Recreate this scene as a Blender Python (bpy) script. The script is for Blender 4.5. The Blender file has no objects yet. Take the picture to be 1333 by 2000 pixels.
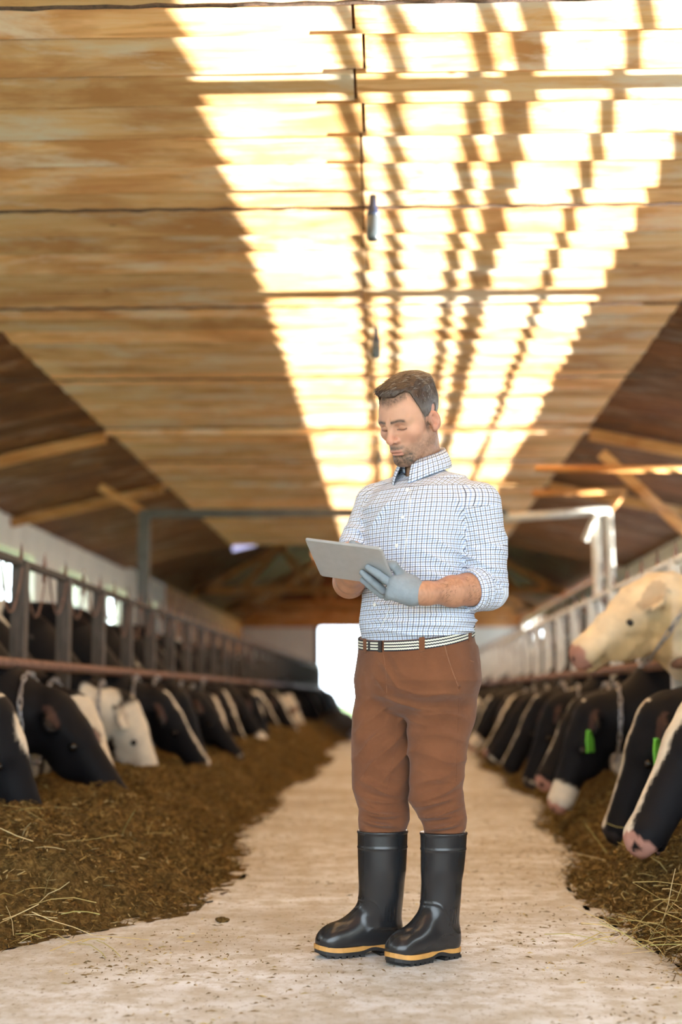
import bpy, math, random
import numpy as np
from mathutils import Vector, Matrix

random.seed(7); RNG = np.random.default_rng(7)
SC = bpy.context.scene
COL = SC.collection
R_ = math.radians

# ------------------------------------------------------------------ camera
CAM_H = .80; FPX = 2778.0; PITCH = R_(7.28); YAW = R_(2.02)
cam_data = bpy.data.cameras.new('camera')
cam = bpy.data.objects.new('camera', cam_data); COL.objects.link(cam)
cam.location = (0, 0, CAM_H)
cam.rotation_euler = (math.pi/2 + PITCH, 0, YAW)
cam_data.sensor_fit = 'VERTICAL'; cam_data.sensor_height = 36.0; cam_data.sensor_width = 24.0
cam_data.lens = 50.0
cam_data.clip_start = .05; cam_data.clip_end = 500
cam_data.dof.use_dof = True; cam_data.dof.focus_distance = 4.42; cam_data.dof.aperture_fstop = 1.5
SC.camera = cam

# ------------------------------------------------------------------ light and exposure
world = bpy.data.worlds.new('sky'); SC.world = world; world.use_nodes = True
bg = world.node_tree.nodes['Background']
bg.inputs[0].default_value = (.80, .91, 1.0, 1); bg.inputs[1].default_value = 6.4
# added lamp shining upward through the right-hand windows, standing in for reflected sunlight
SUN_SLOPE = .36
sd = bpy.data.lights.new('bounce_sun', 'SUN'); sd.energy = 42.0; sd.angle = R_(.3); sd.color = (1.0, .97, .91)
bounce_sun = bpy.data.objects.new('bounce_sun', sd); COL.objects.link(bounce_sun)
bounce_sun.rotation_euler = Vector((-1, 0, SUN_SLOPE)).to_track_quat('-Z', 'Y').to_euler()
SC.view_settings.view_transform = 'Standard'; SC.view_settings.look = 'None'
SC.view_settings.exposure = .27; SC.view_settings.gamma = 1.0
SC.view_settings.use_curve_mapping = False
SC.cycles.use_denoising = True
SC.cycles.use_adaptive_sampling = True; SC.cycles.adaptive_threshold = .2
SC.cycles.max_bounces = 6; SC.cycles.diffuse_bounces = 3; SC.cycles.glossy_bounces = 3; SC.cycles.transparent_max_bounces = 6
SC.cycles.sample_clamp_indirect = 12.0

# ------------------------------------------------------------------ camera geometry, to turn a measured pixel and a distance into a place
Fw = np.array([-math.sin(YAW)*math.cos(PITCH), math.cos(YAW)*math.cos(PITCH), math.sin(PITCH)])
Rt = np.array([math.cos(YAW), math.sin(YAW), 0.0]); Up = np.cross(Rt, Fw)
def at(px, py, Y):
    d = Fw + Rt*(px-666.5)/FPX + Up*(1000-py)/FPX
    return np.array([0, 0, CAM_H]) + d*(Y/d[1])

# ------------------------------------------------------------------ object helpers
def tag(o, label=None, cat=None, group=None, kind=None):
    if label: o['label'] = label
    if cat: o['category'] = cat
    if group: o['group'] = group
    if kind: o['kind'] = kind
    return o
def link(name, me, mat=None, parent=None, loc=None, rz=0):
    o = bpy.data.objects.new(name, me); COL.objects.link(o)
    if mat is not None and me is not None and len(me.materials) == 0: me.materials.append(mat)
    if parent is not None: o.parent = parent
    if loc is not None: o.location = loc
    if rz: o.rotation_euler = (0, 0, rz)
    return o
def empty(name, loc=(0, 0, 0), rz=0):
    o = bpy.data.objects.new(name, None); COL.objects.link(o); o.location = loc; o.rotation_euler = (0, 0, rz)
    o.empty_display_size = .1
    return o
def mesh_np(name, V, F, smooth=True):
    me = bpy.data.meshes.new(name)
    V = np.asarray(V, dtype=np.float32)
    if isinstance(F, np.ndarray):
        k = F.shape[1]
        me.vertices.add(len(V)); me.vertices.foreach_set('co', V.ravel())
        me.loops.add(F.size); me.loops.foreach_set('vertex_index', F.astype(np.int32).ravel())
        me.polygons.add(len(F)); me.polygons.foreach_set('loop_start', np.arange(0, F.size, k, dtype=np.int32))
        me.update(calc_edges=True); me.validate()
    else:
        me.from_pydata([tuple(map(float, v)) for v in V], [], F); me.update()
    me.polygons.foreach_set('use_smooth', np.full(len(me.polygons), smooth))
    return me
def set_col(me, C, name='col'):
    a = me.attributes.new(name, 'FLOAT_COLOR', 'POINT')
    C = np.asarray(C, dtype=np.float32)
    if C.shape[1] == 3: C = np.concatenate([C, np.ones((len(C), 1), np.float32)], 1)
    a.data.foreach_set('color', C.ravel())

class MB:
    """collects simple shapes into one mesh"""
    def __init__(s): s.v = []; s.f = []
    def add(s, V, F):
        n = len(s.v); s.v += [tuple(map(float, v)) for v in V]; s.f += [tuple(i+n for i in f) for f in F]; return s
    def box(s, lo, hi, bev=0.0):
        x0, y0, z0 = lo; x1, y1, z1 = hi
        V = [(x0,y0,z0),(x1,y0,z0),(x1,y1,z0),(x0,y1,z0),(x0,y0,z1),(x1,y0,z1),(x1,y1,z1),(x0,y1,z1)]
        return s.add(V, [(0,3,2,1),(4,5,6,7),(0,1,5,4),(1,2,6,5),(2,3,7,6),(3,0,4,7)])
    def bar(s, a, b, w, h, up=(0, 0, 1)):
        a = Vector(a); b = Vector(b); d = (b-a).normalized(); u = Vector(up)
        if abs(d.dot(u)) > .98: u = Vector((0, 1, 0))
        sx = d.cross(u).normalized(); uz = sx.cross(d).normalized()
        V = []
        for p in (a, b):
            for q, r in ((-1,-1),(1,-1),(1,1),(-1,1)): V.append(p + sx*(q*w/2) + uz*(r*h/2))
        return s.add(V, [(3,2,1,0),(4,5,6,7),(0,1,5,4),(1,2,6,5),(2,3,7,6),(3,0,4,7)])
    def tube(s, pts, rad, n=8, caps=True, closed=False):
        pts = [Vector(p) for p in pts]; m = len(pts)
        if not hasattr(rad, '__len__'): rad = [rad]*m
        V = []; F = []; prev = None
        for i, p in enumerate(pts):
            if closed: d = (pts[(i+1) % m]-pts[i-1]).normalized()
            else: d = (pts[min(i+1, m-1)]-pts[max(i-1, 0)]).normalized()
            if prev is None:
                u = Vector((0, 0, 1)) if abs(d.z) < .9 else Vector((1, 0, 0))
            else: u = prev
            u = (u - d*u.dot(d)).normalized(); prev = u; w = d.cross(u)
            for k in range(n):
                a = 2*math.pi*k/n; V.append(p + (u*math.cos(a)+w*math.sin(a))*rad[i])
        for i in range(m if closed else m-1):
            j = (i+1) % m
            for k in range(n):
                k2 = (k+1) % n; F.append((i*n+k, i*n+k2, j*n+k2, j*n+k))
        if caps and not closed: F.append(tuple(range(n-1, -1, -1))); F.append(tuple((m-1)*n+k for k in range(n)))
        return s.add(V, F)
    def lathe(s, c, prof, n=16):
        V = []; F = []; m = len(prof)
        for r, z in prof:
            for k in range(n):
                a = 2*math.pi*k/n; V.append((c[0]+r*math.cos(a), c[1]+r*math.sin(a), c[2]+z))
        for i in range(m-1):
            for k in range(n):
                k2 = (k+1) % n; F.append((i*n+k, i*n+k2, (i+1)*n+k2, (i+1)*n+k))
        return s.add(V, F)
    def me(s, name='mesh', smooth=False):
        m = bpy.data.meshes.new(name); m.from_pydata(s.v, [], s.f); m.update()
        if smooth: m.polygons.foreach_set('use_smooth', [True]*len(m.polygons))
        return m
    def build(s, name, mat, parent=None, loc=None, smooth=False):
        return link(name, s.me(name, smooth), mat, parent, loc)
def bevel(o, w=.004, seg=2):
    m = o.modifiers.new('bevel', 'BEVEL'); m.width = w; m.segments = seg; m.limit_method = 'ANGLE'; return o

# ------------------------------------------------------------------ noise and signed-distance modelling
_perm = RNG.random((64, 64, 64)).astype(np.float32)
def vnoise(P, scale=1.0, seed=0):
    q = np.asarray(P)*scale + seed*17.31
    i = np.floor(q).astype(np.int64); f = (q-i); f = f*f*(3-2*f); i &= 63; j = (i+1) & 63
    x0, y0, z0 = i[..., 0], i[..., 1], i[..., 2]; x1, y1, z1 = j[..., 0], j[..., 1], j[..., 2]
    fx, fy, fz = f[..., 0], f[..., 1], f[..., 2]
    a = _perm[x0,y0,z0]*(1-fx)+_perm[x1,y0,z0]*fx; b = _perm[x0,y1,z0]*(1-fx)+_perm[x1,y1,z0]*fx
    c = _perm[x0,y0,z1]*(1-fx)+_perm[x1,y0,z1]*fx; d = _perm[x0,y1,z1]*(1-fx)+_perm[x1,y1,z1]*fx
    return ((a*(1-fy)+b*fy)*(1-fz)+(c*(1-fy)+d*fy)*fz)*2-1
def fbm(P, scale, octv=3, seed=0):
    r = 0; a = 1; t = 0
    for k in range(octv): r = r + a*vnoise(P, scale*2**k, seed+k); t += a; a *= .5
    return r/t
def smin(a, b, k):
    h = np.clip(.5+.5*(b-a)/k, 0, 1); return b*(1-h)+a*h - k*h*(1-h)
def smax(a, b, k): return -smin(-a, -b, k)
def cone(p, a, b, ra, rb):
    a = np.asarray(a, float); b = np.asarray(b, float); d = b-a
    t = np.clip(((p-a)@d)/max(d@d, 1e-9), 0, 1)
    return np.linalg.norm(p-a-t[..., None]*d, axis=-1)-(ra+(rb-ra)*t)
def chain(p, pts, rads, k=.01):
    r = None
    for i in range(len(pts)-1):
        d = cone(p, pts[i], pts[i+1], rads[i], rads[i+1]); r = d if r is None else smin(r, d, k)
    return r
def ell(p, c, r, M=None):
    q = p-np.asarray(c, float)
    if M is not None: q = q@M
    r = np.asarray(r, float); k0 = np.linalg.norm(q/r, axis=-1); k1 = np.linalg.norm(q/(r*r), axis=-1)
    return k0*(k0-1)/np.maximum(k1, 1e-6)
def rotm(rx=0, ry=0, rz=0):
    return np.array(Matrix.Rotation(R_(rz), 3, 'Z') @ Matrix.Rotation(R_(ry), 3, 'Y') @ Matrix.Rotation(R_(rx), 3, 'X'))
def sstep(a, b, x):
    t = np.clip((x-a)/(b-a), 0, 1); return t*t*(3-2*t)
_E = [(0,1),(2,3),(4,5),(6,7),(0,2),(1,3),(4,6),(5,7),(0,4),(1,5),(2,6),(3,7)]
def sdf_mesh(f, lo, hi, h, B=6, newton=True):
    """surface of f on a grid of cell h, evaluated only in blocks near the surface"""
    lo = np.asarray(lo, float); hi = np.asarray(hi, float)
    nb = np.ceil((hi-lo)/(h*B)).astype(int); n = nb*B+1
    bx, by, bz = np.meshgrid(*[np.arange(k) for k in nb], indexing='ij')
    bi = np.stack([bx, by, bz], -1).reshape(-1, 3)
    cen = lo+(bi+.5)*B*h
    dc = f(cen); act = np.abs(dc) < B*h*.87*1.18
    G = np.empty(n, np.float32)
    for b, d in zip(bi, dc): 
        i = b*B; G[i[0]:i[0]+B+1, i[1]:i[1]+B+1, i[2]:i[2]+B+1] = d
    loc = np.stack(np.meshgrid(*[np.arange(B+1)]*3, indexing='ij'), -1).reshape(-1, 3)
    A = bi[act]
    for s in range(0, len(A), 400):
        blk = A[s:s+400]; ids = blk[:, None, :]*B+loc[None]
        val = f((lo+ids*h).reshape(-1, 3)); ids = ids.reshape(-1, 3)
        G[ids[:, 0], ids[:, 1], ids[:, 2]] = val
    S = G < 0
    cs = S[:-1,:-1,:-1].astype(np.int8)
    cs = sum(S[i:n[0]-1+i, j:n[1]-1+j, k:n[2]-1+k].astype(np.int8) for i in (0,1) for j in (0,1) for k in (0,1))
    ci = np.argwhere((cs > 0) & (cs < 8))
    corner = np.array([(i, j, k) for i in (0,1) for j in (0,1) for k in (0,1)])
    cv = np.stack([G[ci[:,0]+c[0], ci[:,1]+c[1], ci[:,2]+c[2]] for c in corner], 1)
    acc = np.zeros((len(ci), 3)); cnt = np.zeros(len(ci))
    for a, b in _E:
        va, vb = cv[:, a], cv[:, b]; m = (va < 0) != (vb < 0)
        t = np.where(m, va/np.where(m, va-vb, 1), 0)
        acc += np.where(m[:, None], corner[a]+t[:, None]*(corner[b]-corner[a]), 0); cnt += m
    V = lo+(ci+acc/cnt[:, None])*h
    vid = np.full(n-1, -1, np.int64); vid[ci[:,0], ci[:,1], ci[:,2]] = np.arange(len(ci))
    quads = []
    for ax in range(3):
        sl = [slice(None)]*3; sl2 = [slice(None)]*3; sl[ax] = slice(0, -1); sl2[ax] = slice(1, None)
        S0 = S[tuple(sl)]; S1 = S[tuple(sl2)]; e = np.argwhere(S0 != S1)
        o1, o2 = (ax+1) % 3, (ax+2) % 3
        ok = (e[:, o1] > 0) & (e[:, o2] > 0) & (e[:, o1] < n[o1]-1) & (e[:, o2] < n[o2]-1); e = e[ok]
        flip = S0[e[:,0], e[:,1], e[:,2]]
        def cell(d1, d2):
            c = e.copy(); c[:, o1] -= d1; c[:, o2] -= d2; return vid[c[:,0], c[:,1], c[:,2]]
        q = np.stack([cell(1,1), cell(0,1), cell(0,0), cell(1,0)], 1)
        q[~flip] = q[~flip][:, ::-1]; quads.append(q)
    Q = np.concatenate(quads); Q = Q[(Q >= 0).all(1)]
    if newton:
        ee = h*.5
        g = np.stack([f(V+np.eye(3)[k]*ee)-f(V-np.eye(3)[k]*ee) for k in range(3)], 1)/(2*ee)
        d = f(V); step = d/np.maximum((g*g).sum(1), .25)
        V = V-np.clip(step, -h*.5, h*.5)[:, None]*g
    return V, Q

# ------------------------------------------------------------------ materials
def new_mat(name):
    m = bpy.data.materials.new(name); m.use_nodes = True
    return m, m.node_tree, m.node_tree.nodes['Principled BSDF']
def N(nt, t, **kw):
    n = nt.nodes.new(t)
    for k, v in kw.items():
        if k in n.inputs: n.inputs[k].default_value = v
        else: setattr(n, k, v)
    return n
def ramp(nt, fac, stops, interp='LINEAR'):
    r = nt.nodes.new('ShaderNodeValToRGB'); nt.links.new(fac, r.inputs[0]); r.color_ramp.interpolation = interp
    el = r.color_ramp.elements
    while len(el) < len(stops): el.new(.5)
    for e, (p, c) in zip(el, stops): e.position = p; e.color = (*c, 1) if len(c) == 3 else c
    return r.outputs[0]
def mix(nt, fac, a, b, blend='MIX'):
    m = nt.nodes.new('ShaderNodeMix'); m.data_type = 'RGBA'; m.blend_type = blend
    for s, v in ((0, fac), (6, a), (7, b)):
        if hasattr(v, 'is_linked'): nt.links.new(v, m.inputs[s])
        else: m.inputs[s].default_value = v if s == 0 else (*v, 1)
    return m.outputs[2]
def noise(nt, vec, scale, detail=4, rough=.55, dist=0):
    n = N(nt, 'ShaderNodeTexNoise'); n.inputs['Scale'].default_value = scale; n.inputs['Detail'].default_value = detail
    n.inputs['Roughness'].default_value = rough; n.inputs['Distortion'].default_value = dist
    if vec is not None: nt.links.new(vec, n.inputs['Vector'])
    return n.outputs['Fac']
def coords(nt, kind='Object', scale=(1, 1, 1), rand=0):
    tc = N(nt, 'ShaderNodeTexCoord'); mp = N(nt, 'ShaderNodeMapping'); mp.inputs['Scale'].default_value = scale
    nt.links.new(tc.outputs[kind], mp.inputs['Vector'])
    if rand:
        oi = N(nt, 'ShaderNodeObjectInfo'); mu = N(nt, 'ShaderNodeMath', operation='MULTIPLY'); mu.inputs[1].default_value = rand
        nt.links.new(oi.outputs['Random'], mu.inputs[0])
        cx = N(nt, 'ShaderNodeCombineXYZ')
        for k in range(3): nt.links.new(mu.outputs[0], cx.inputs[k])
        nt.links.new(cx.outputs[0], mp.inputs['Location'])
    return mp.outputs[0]
def bump(nt, bs, h, strength=.3, dist=.01):
    b = N(nt, 'ShaderNodeBump'); b.inputs['Strength'].default_value = strength; b.inputs['Distance'].default_value = dist
    nt.links.new(h, b.inputs['Height']); nt.links.new(b.outputs[0], bs.inputs['Normal'])
def simple(name, col, rough=.6, metal=0, var=.12, scale=8, bmp=0, spec=.5, stretch=(1, 1, 1)):
    m, nt, b = new_mat(name)
    v = coords(nt, 'Object', stretch, 10)
    n = noise(nt, v, scale)
    lo = tuple(c*(1-var) for c in col); hi = tuple(min(1, c*(1+var)) for c in col)
    nt.links.new(ramp(nt, n, [(.3, lo), (.7, hi)]), b.inputs['Base Color'])
    b.inputs['Roughness'].default_value = rough; b.inputs['Metallic'].default_value = metal
    b.inputs['Specular IOR Level'].default_value = spec
    if bmp: bump(nt, b, noise(nt, v, scale*4), bmp)
    return m
def attr_mat(name, rough=.6, bmp=0, bscale=200, spec=.4, sheen=0, sss=0, extra=None, var=.0, vscale=30):
    m, nt, b = new_mat(name)
    a = N(nt, 'ShaderNodeAttribute', attribute_name='col'); c = a.outputs['Color']
    v = coords(nt, 'Object')
    if var:
        n = noise(nt, v, vscale)
        c = mix(nt, 1.0, c, ramp(nt, n, [(.25, (1-var,)*3), (.75, (1+var,)*3)]), 'MULTIPLY')
    nt.links.new(c, b.inputs['Base Color'])
    b.inputs['Roughness'].default_value = rough; b.inputs['Specular IOR Level'].default_value = spec
    b.inputs['Sheen Weight'].default_value = sheen
    if sss: b.inputs['Subsurface Weight'].default_value = sss; b.inputs['Subsurface Radius'].default_value = (.012, .004, .002); b.inputs['Subsurface Scale'].default_value = .6
    if bmp: bump(nt, b, noise(nt, v, bscale), bmp, .002)
    return m

def wood_mat(name, dark, mid, light, white=.35, along='X', rand=40, rough=.7):
    m, nt, b = new_mat(name)
    st = (.55, 5, 5) if along == 'X' else (5, .55, 5)
    v = coords(nt, 'Object', st, rand); v2 = coords(nt, 'Object', (1, 2.2, 2.2) if along == 'X' else (2.2, 1, 2.2), rand)
    g = noise(nt, v, 3.0, 5, .65, .6)
    base = ramp(nt, g, [(.28, dark), (.47, mid), (.72, light)])
    stain = ramp(nt, noise(nt, v2, 1.3, 5, .6, .4), [(.36, (1, 1, 1)), (.52, (0, 0, 0))])
    base = mix(nt, stain, base, tuple(c*k_ for c, k_ in zip(mid, (.72, .60, .50))))
    wh = ramp(nt, noise(nt, v2, 1.1, 6, .7, .3), [(.52, (0, 0, 0)), (.66, (white*2,)*3)])
    base = mix(nt, wh, base, (.88, .76, .60))
    oi = N(nt, 'ShaderNodeObjectInfo')
    base = mix(nt, 1.0, base, ramp(nt, oi.outputs['Random'], [(0, (.80, .78, .74)), (.5, (1, 1, 1)), (1, (1.12, 1.0, .90))]), 'MULTIPLY')
    knots = N(nt, 'ShaderNodeTexVoronoi'); knots.inputs['Scale'].default_value = 2.2; nt.links.new(coords(nt, 'Object', (1, 1.6, 1), rand), knots.inputs['Vector'])
    base = mix(nt, ramp(nt, knots.outputs['Distance'], [(.02, (.8,)*3), (.07, (0, 0, 0))]), base, tuple(c*.3 for c in dark))
    nt.links.new(base, b.inputs['Base Color']); b.inputs['Roughness'].default_value = rough
    b.inputs['Specular IOR Level'].default_value = .25
    bump(nt, b, g, .25, .004)
    return m

M = {}
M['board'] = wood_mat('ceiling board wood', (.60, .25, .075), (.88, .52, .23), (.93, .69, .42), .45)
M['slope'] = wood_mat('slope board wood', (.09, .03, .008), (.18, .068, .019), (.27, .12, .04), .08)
M['beam'] = wood_mat('beam wood', (.36, .16, .05), (.62, .29, .09), (.75, .42, .17), .1)
M['void'] = simple('loft dark', (.03, .02, .012), .9)
M['steel'] = simple('grey steel', (.10, .092, .075), .55, .3, .2, 12, .1)
M['whitepipe'] = simple('worn white paint', (.72, .69, .62), .5, 0, .12, 14, .1)
M['rust'] = simple('rusty pipe', (.20, .105, .07), .65, .2, .4, 25, .3)
M['postwood'] = simple('grey post', (.085, .068, .055), .7, 0, .35, 14, .3, .4, (4, 4, .6))
M['rod'] = simple('rusty rod', (.10, .055, .035), .8, .2, .4, 60, .6)
M['plaster'] = simple('limewash wall', (.90, .85, .74), .85, 0, .10, 1.7, .2)
M['endplaster'] = simple('end wall render', (.80, .77, .70), .85, 0, .08, 1.0, .1)
M['frame'] = simple('window frame', (.62, .60, .55), .5, 0, .1, 10)
M['chain'] = simple('steel chain', (.42, .42, .44), .35, .8, .2, 30)
M['green'] = simple('green plastic', (.17, .62, .06), .45, 0, .05, 5)
M['dark'] = simple('dark plastic', (.015, .016, .02), .4, 0, .2, 20)
M['navy'] = simple('dark blue lamp cap', (.02, .03, .07), .4, 0, .2, 20)
M['milky'] = simple('smoky lamp glass', (.08, .095, .11), .25, 0, .05, 10)
m, nt, b = new_mat('clear glass'); nt.nodes.remove(b)
tr = N(nt, 'ShaderNodeBsdfTransparent'); gl = N(nt, 'ShaderNodeBsdfGlossy'); gl.inputs['Roughness'].default_value = .03
mx = N(nt, 'ShaderNodeMixShader'); mx.inputs[0].default_value = .06
nt.links.new(tr.outputs[0], mx.inputs[1]); nt.links.new(gl.outputs[0], mx.inputs[2])
nt.links.new(mx.outputs[0], nt.nodes['Material Output'].inputs[0]); tr.inputs[0].default_value = (.95, .97, .96, 1)
M['glass'] = m

# concrete floor with trodden dirt
m, nt, b = new_mat('worn concrete')
v = coords(nt, 'Object'); v2 = coords(nt, 'Object', (.9, 1.5, 1))
n1 = noise(nt, v2, 1.1, 6, .62, .3); n2 = noise(nt, v, 9, 6, .7); n3 = noise(nt, coords(nt, 'Object', (2.0, 1.0, 1)), 26, 6, .75)
c = ramp(nt, n1, [(.30, (.45, .42, .37)), (.5, (.65, .66, .66)), (.66, (.79, .83, .88))])
c = mix(nt, ramp(nt, n2, [(.41, (.75,)*3), (.58, (0, 0, 0))]), c, (.43, .385, .30))
c = mix(nt, ramp(nt, n3, [(.35, (.8,)*3), (.45, (0, 0, 0))]), c, (.21, .155, .085))
xs = N(nt, 'ShaderNodeSeparateXYZ'); nt.links.new(v, xs.inputs[0])
ab = N(nt, 'ShaderNodeMath', operation='ADD'); ab.inputs[1].default_value = .05; nt.links.new(xs.outputs[0], ab.inputs[0])
aa = N(nt, 'ShaderNodeMath', operation='ABSOLUTE'); nt.links.new(ab.outputs[0], aa.inputs[0])
ad = N(nt, 'ShaderNodeMath', operation='ADD'); nt.links.new(aa.outputs[0], ad.inputs[0])
sc_ = N(nt, 'ShaderNodeMath', operation='MULTIPLY'); sc_.inputs[1].default_value = .9; nt.links.new(noise(nt, v, 3.5, 5, .7), sc_.inputs[0]); nt.links.new(sc_.outputs[0], ad.inputs[1])
c = mix(nt, ramp(nt, ad.outputs[0], [(1.08, (0, 0, 0)), (1.5, (.7,)*3)]), c, (.27, .20, .10))
nt.links.new(c, b.inputs['Base Color']); b.inputs['Roughness'].default_value = .8; b.inputs['Specular IOR Level'].default_value = .25
bump(nt, b, n2, .5, .006); M['floor'] = m

# silage
m, nt, b = new_mat('silage feed')
v = coords(nt, 'Object')
n1 = noise(nt, v, 3, 5, .6); n2 = noise(nt, v, 38, 6, .75, .5)
c = ramp(nt, n2, [(.30, (.030, .018, .006)), (.48, (.13, .078, .023)), (.66, (.33, .215, .075))])
c = mix(nt, 1.0, c, ramp(nt, n1, [(.3, (.75, .75, .70)), (.7, (1.2, 1.12, 1.0))]), 'MULTIPLY')
nt.links.new(c, b.inputs['Base Color']); b.inputs['Roughness'].default_value = .9; b.inputs['Specular IOR Level'].default_value = .15
bump(nt, b, n2, .9, .03); M['silage'] = m
M['fibre'] = attr_mat('feed fibres', .85, spec=.15)
M['cow'] = attr_mat('cow coat', .62, .25, 90, .12, var=.12, vscale=14)
M['eye'] = simple('cow eye', (.012, .008, .006), .08)
m, nt, b = new_mat('meadow grass')
v = coords(nt, 'Object'); nt.links.new(ramp(nt, noise(nt, v, .6, 5), [(.3, (.22, .33, .10)), (.7, (.36, .46, .18))]), b.inputs['Base Color']); b.inputs['Roughness'].default_value = .9
M['grass'] = m

# ================================================================== the barn
WL, WR = -4.5, 3.9            # inner faces of the side walls
Y0, Y1, YC = -1.5, 43.0, 24.0 # near end, far end wall, end of the flat ceiling
CZ = 3.3                      # flat ceiling
FL, FR = -2.7, 1.87           # where the flat ceiling folds down into the slopes
EZ = 2.9                      # eaves
def struct(o): return tag(o, kind='structure')

struct(MB().box((WL-.1, Y0, -.2), (WR+.1, Y1+.3, 0)).build('floor', M['floor']))
g = MB().box((-40, Y1+.3, -.3), (40, 110, -.02)).box((-40, -30, -.3), (5.9, Y0, -.02)).box((-40, Y0, -.3), (WL-.1, Y1+.3, -.02))
struct(g.build('ground', M['grass']))

def wall_with_windows(name, x0, x1, spans, z0, z1, mat, ya, yb):
    b = MB(); b.box((x0, ya, 0), (x1, yb, z0)); b.box((x0, ya, z1), (x1, yb, EZ+.06))
    p = ya
    for s, e in spans: b.box((x0, p, z0), (x1, s, z1)); p = e
    b.box((x0, p, z0), (x1, yb, z1)); return struct(b.build(name, mat))
WN = [0]
def window(x, s, e, z0, z1, bars, mull, thick, side):
    WN[0] += 1
    w = struct(empty('window_%d' % WN[0], (x, (s+e)/2, z0)))
    hw = (e-s)/2; h = z1-z0; t = thick
    b = MB()
    b.box((-t, -hw, 0), (t, -hw+.04, h)); b.box((-t, hw-.04, 0), (t, hw, h)); b.box((-t, -hw, 0), (t, hw, .02)); b.box((-t, -hw, h-.03), (t, hw, h))
    b.build('frame', M['frame'], w)
    edges = [0.02]
    for (a, c) in bars:
        MB().box((-t*.5, -hw+.04, a-z0), (t*.5, hw-.04, c-z0)).build('glazing_bar', M['frame'], w); edges += [a-z0, c-z0]
    edges.append(h-.03)
    ys = [-hw+.04]
    for k in range(mull):
        yy = -hw+(k+1)*2*hw/(mull+1); MB().box((-t, yy-.02, 0), (t, yy+.02, h)).build('mullion', M['frame'], w); ys += [yy-.02, yy+.02]
    ys.append(hw-.04)
    for i in range(0, len(edges), 2):
        for j in range(0, len(ys), 2):
            MB().add([(0, ys[j], edges[i]), (0, ys[j+1], edges[i]), (0, ys[j+1], edges[i+1]), (0, ys[j], edges[i+1])], [(0, 1, 2, 3)]).build('pane', M['glass'], w)
    return w
lw = [(1.4+3.1*k-.85, 1.4+3.1*k+.85) for k in range(9)]
wall_with_windows('wall_left', WL-.22, WL, lw, 1.62, 2.5, M['plaster'], Y0, 28.2)
for s, e in lw: window(WL-.14, s, e, 1.62, 2.5, [(2.04, 2.07)], 1, .03, -1)
b = MB(); b.box((WL-.2, 28.2, 0), (WL, Y1, EZ+.06)); struct(b.build('wall_left', M['beam']))
ZW = lambda x: 3.285-SUN_SLOPE*(WR+.03-x)
RZ0, RZ1 = ZW(-.78)-.02, ZW(1.36)+.02
rw = [(5.63+3.1*k, 8.69+3.1*k) for k in (-2, -1, 0, 1, 2, 3, 4, 5)]
wall_with_windows('wall_right', WR, WR+.1, rw, RZ0, RZ1, M['plaster'], Y0, 36.0)
fill_windows = [(36.7, 39.6), (39.9, 42.7)]  # high windows added to brighten the far gable with bounced light
wall_with_windows('wall_right', WR, WR+.1, fill_windows, 2.26, 2.82, M['plaster'], 36.0, Y1)
for s, e in fill_windows: window(WR+.03, s, e, 2.26, 2.82, [(2.53, 2.56)], 1, .02, 1)
for s, e in rw: window(WR+.03, s, e, RZ0, RZ1, [(ZW(-.180), ZW(-.105)), (ZW(.010), ZW(.080)), (ZW(.350), ZW(.425)), (ZW(.505), ZW(.63)), (ZW(.94), ZW(1.0))], 0, .02, 1)  # band and bars shaped to cast the light and dark ceiling stripes

# far end wall with the drive-through doorway
DX0, DX1, DZ = -2.24, 2.2, 2.79
b = MB(); b.box((WL-.1, Y1, 0), (DX0, Y1+.25, DZ)); b.box((DX1, Y1, 0), (WR+.1, Y1+.25, DZ))
bw = struct(b.build('wall_back', M['endplaster']))
b = MB(); b.add([(WL-.2, Y1+.1, DZ), (WR+.2, Y1+.1, DZ), (WR+.2, Y1+.1, EZ+.1), (-.3, Y1+.1, 5.5), (WL-.2, Y1+.1, EZ+.1)], [(0, 1, 2, 3, 4)])
b.build('gable', M['slope'], bw)
for k in range(4):
    z = DZ+.2*k; bevel(MB().box((WL, Y1-.05, z), (WR, Y1+.02, z+.19)).build('plank', M['beam'], bw), .01)
for x in (DX0, DX1): MB().box((x-.06, Y1-.03, 0), (x+.06, Y1+.26, DZ)).build('jamb', M['steel'], bw)

# roof over everything, with the closed front of the loft
RX, RIDGE = -.3, 5.4
b = MB()
for s, xw in ((-1, WL-.45), (1, WR+.45)):
    zw = EZ+.06-.1
    V = [(xw, Y0, zw), (RX, Y0, RIDGE), (RX, Y1+.6, RIDGE), (xw, Y1+.6, zw)]
    V += [(x, y, z+.08) for x, y, z in V]
    b.add(V, [(0,1,2,3),(7,6,5,4),(0,4,5,1),(1,5,6,2),(2,6,7,3),(3,7,4,0)])
roof = struct(b.build('roof', M['slope']))
for yy in (Y0+.02, YC):
    MB().add([(FL, yy, CZ+.03), (FR, yy, CZ+.03), (WR, yy, EZ+.1), (RX, yy, RIDGE), (WL, yy, EZ+.1)], [(0, 1, 2, 3, 4)]).build('loft_panel', M['slope'], roof)

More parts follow.
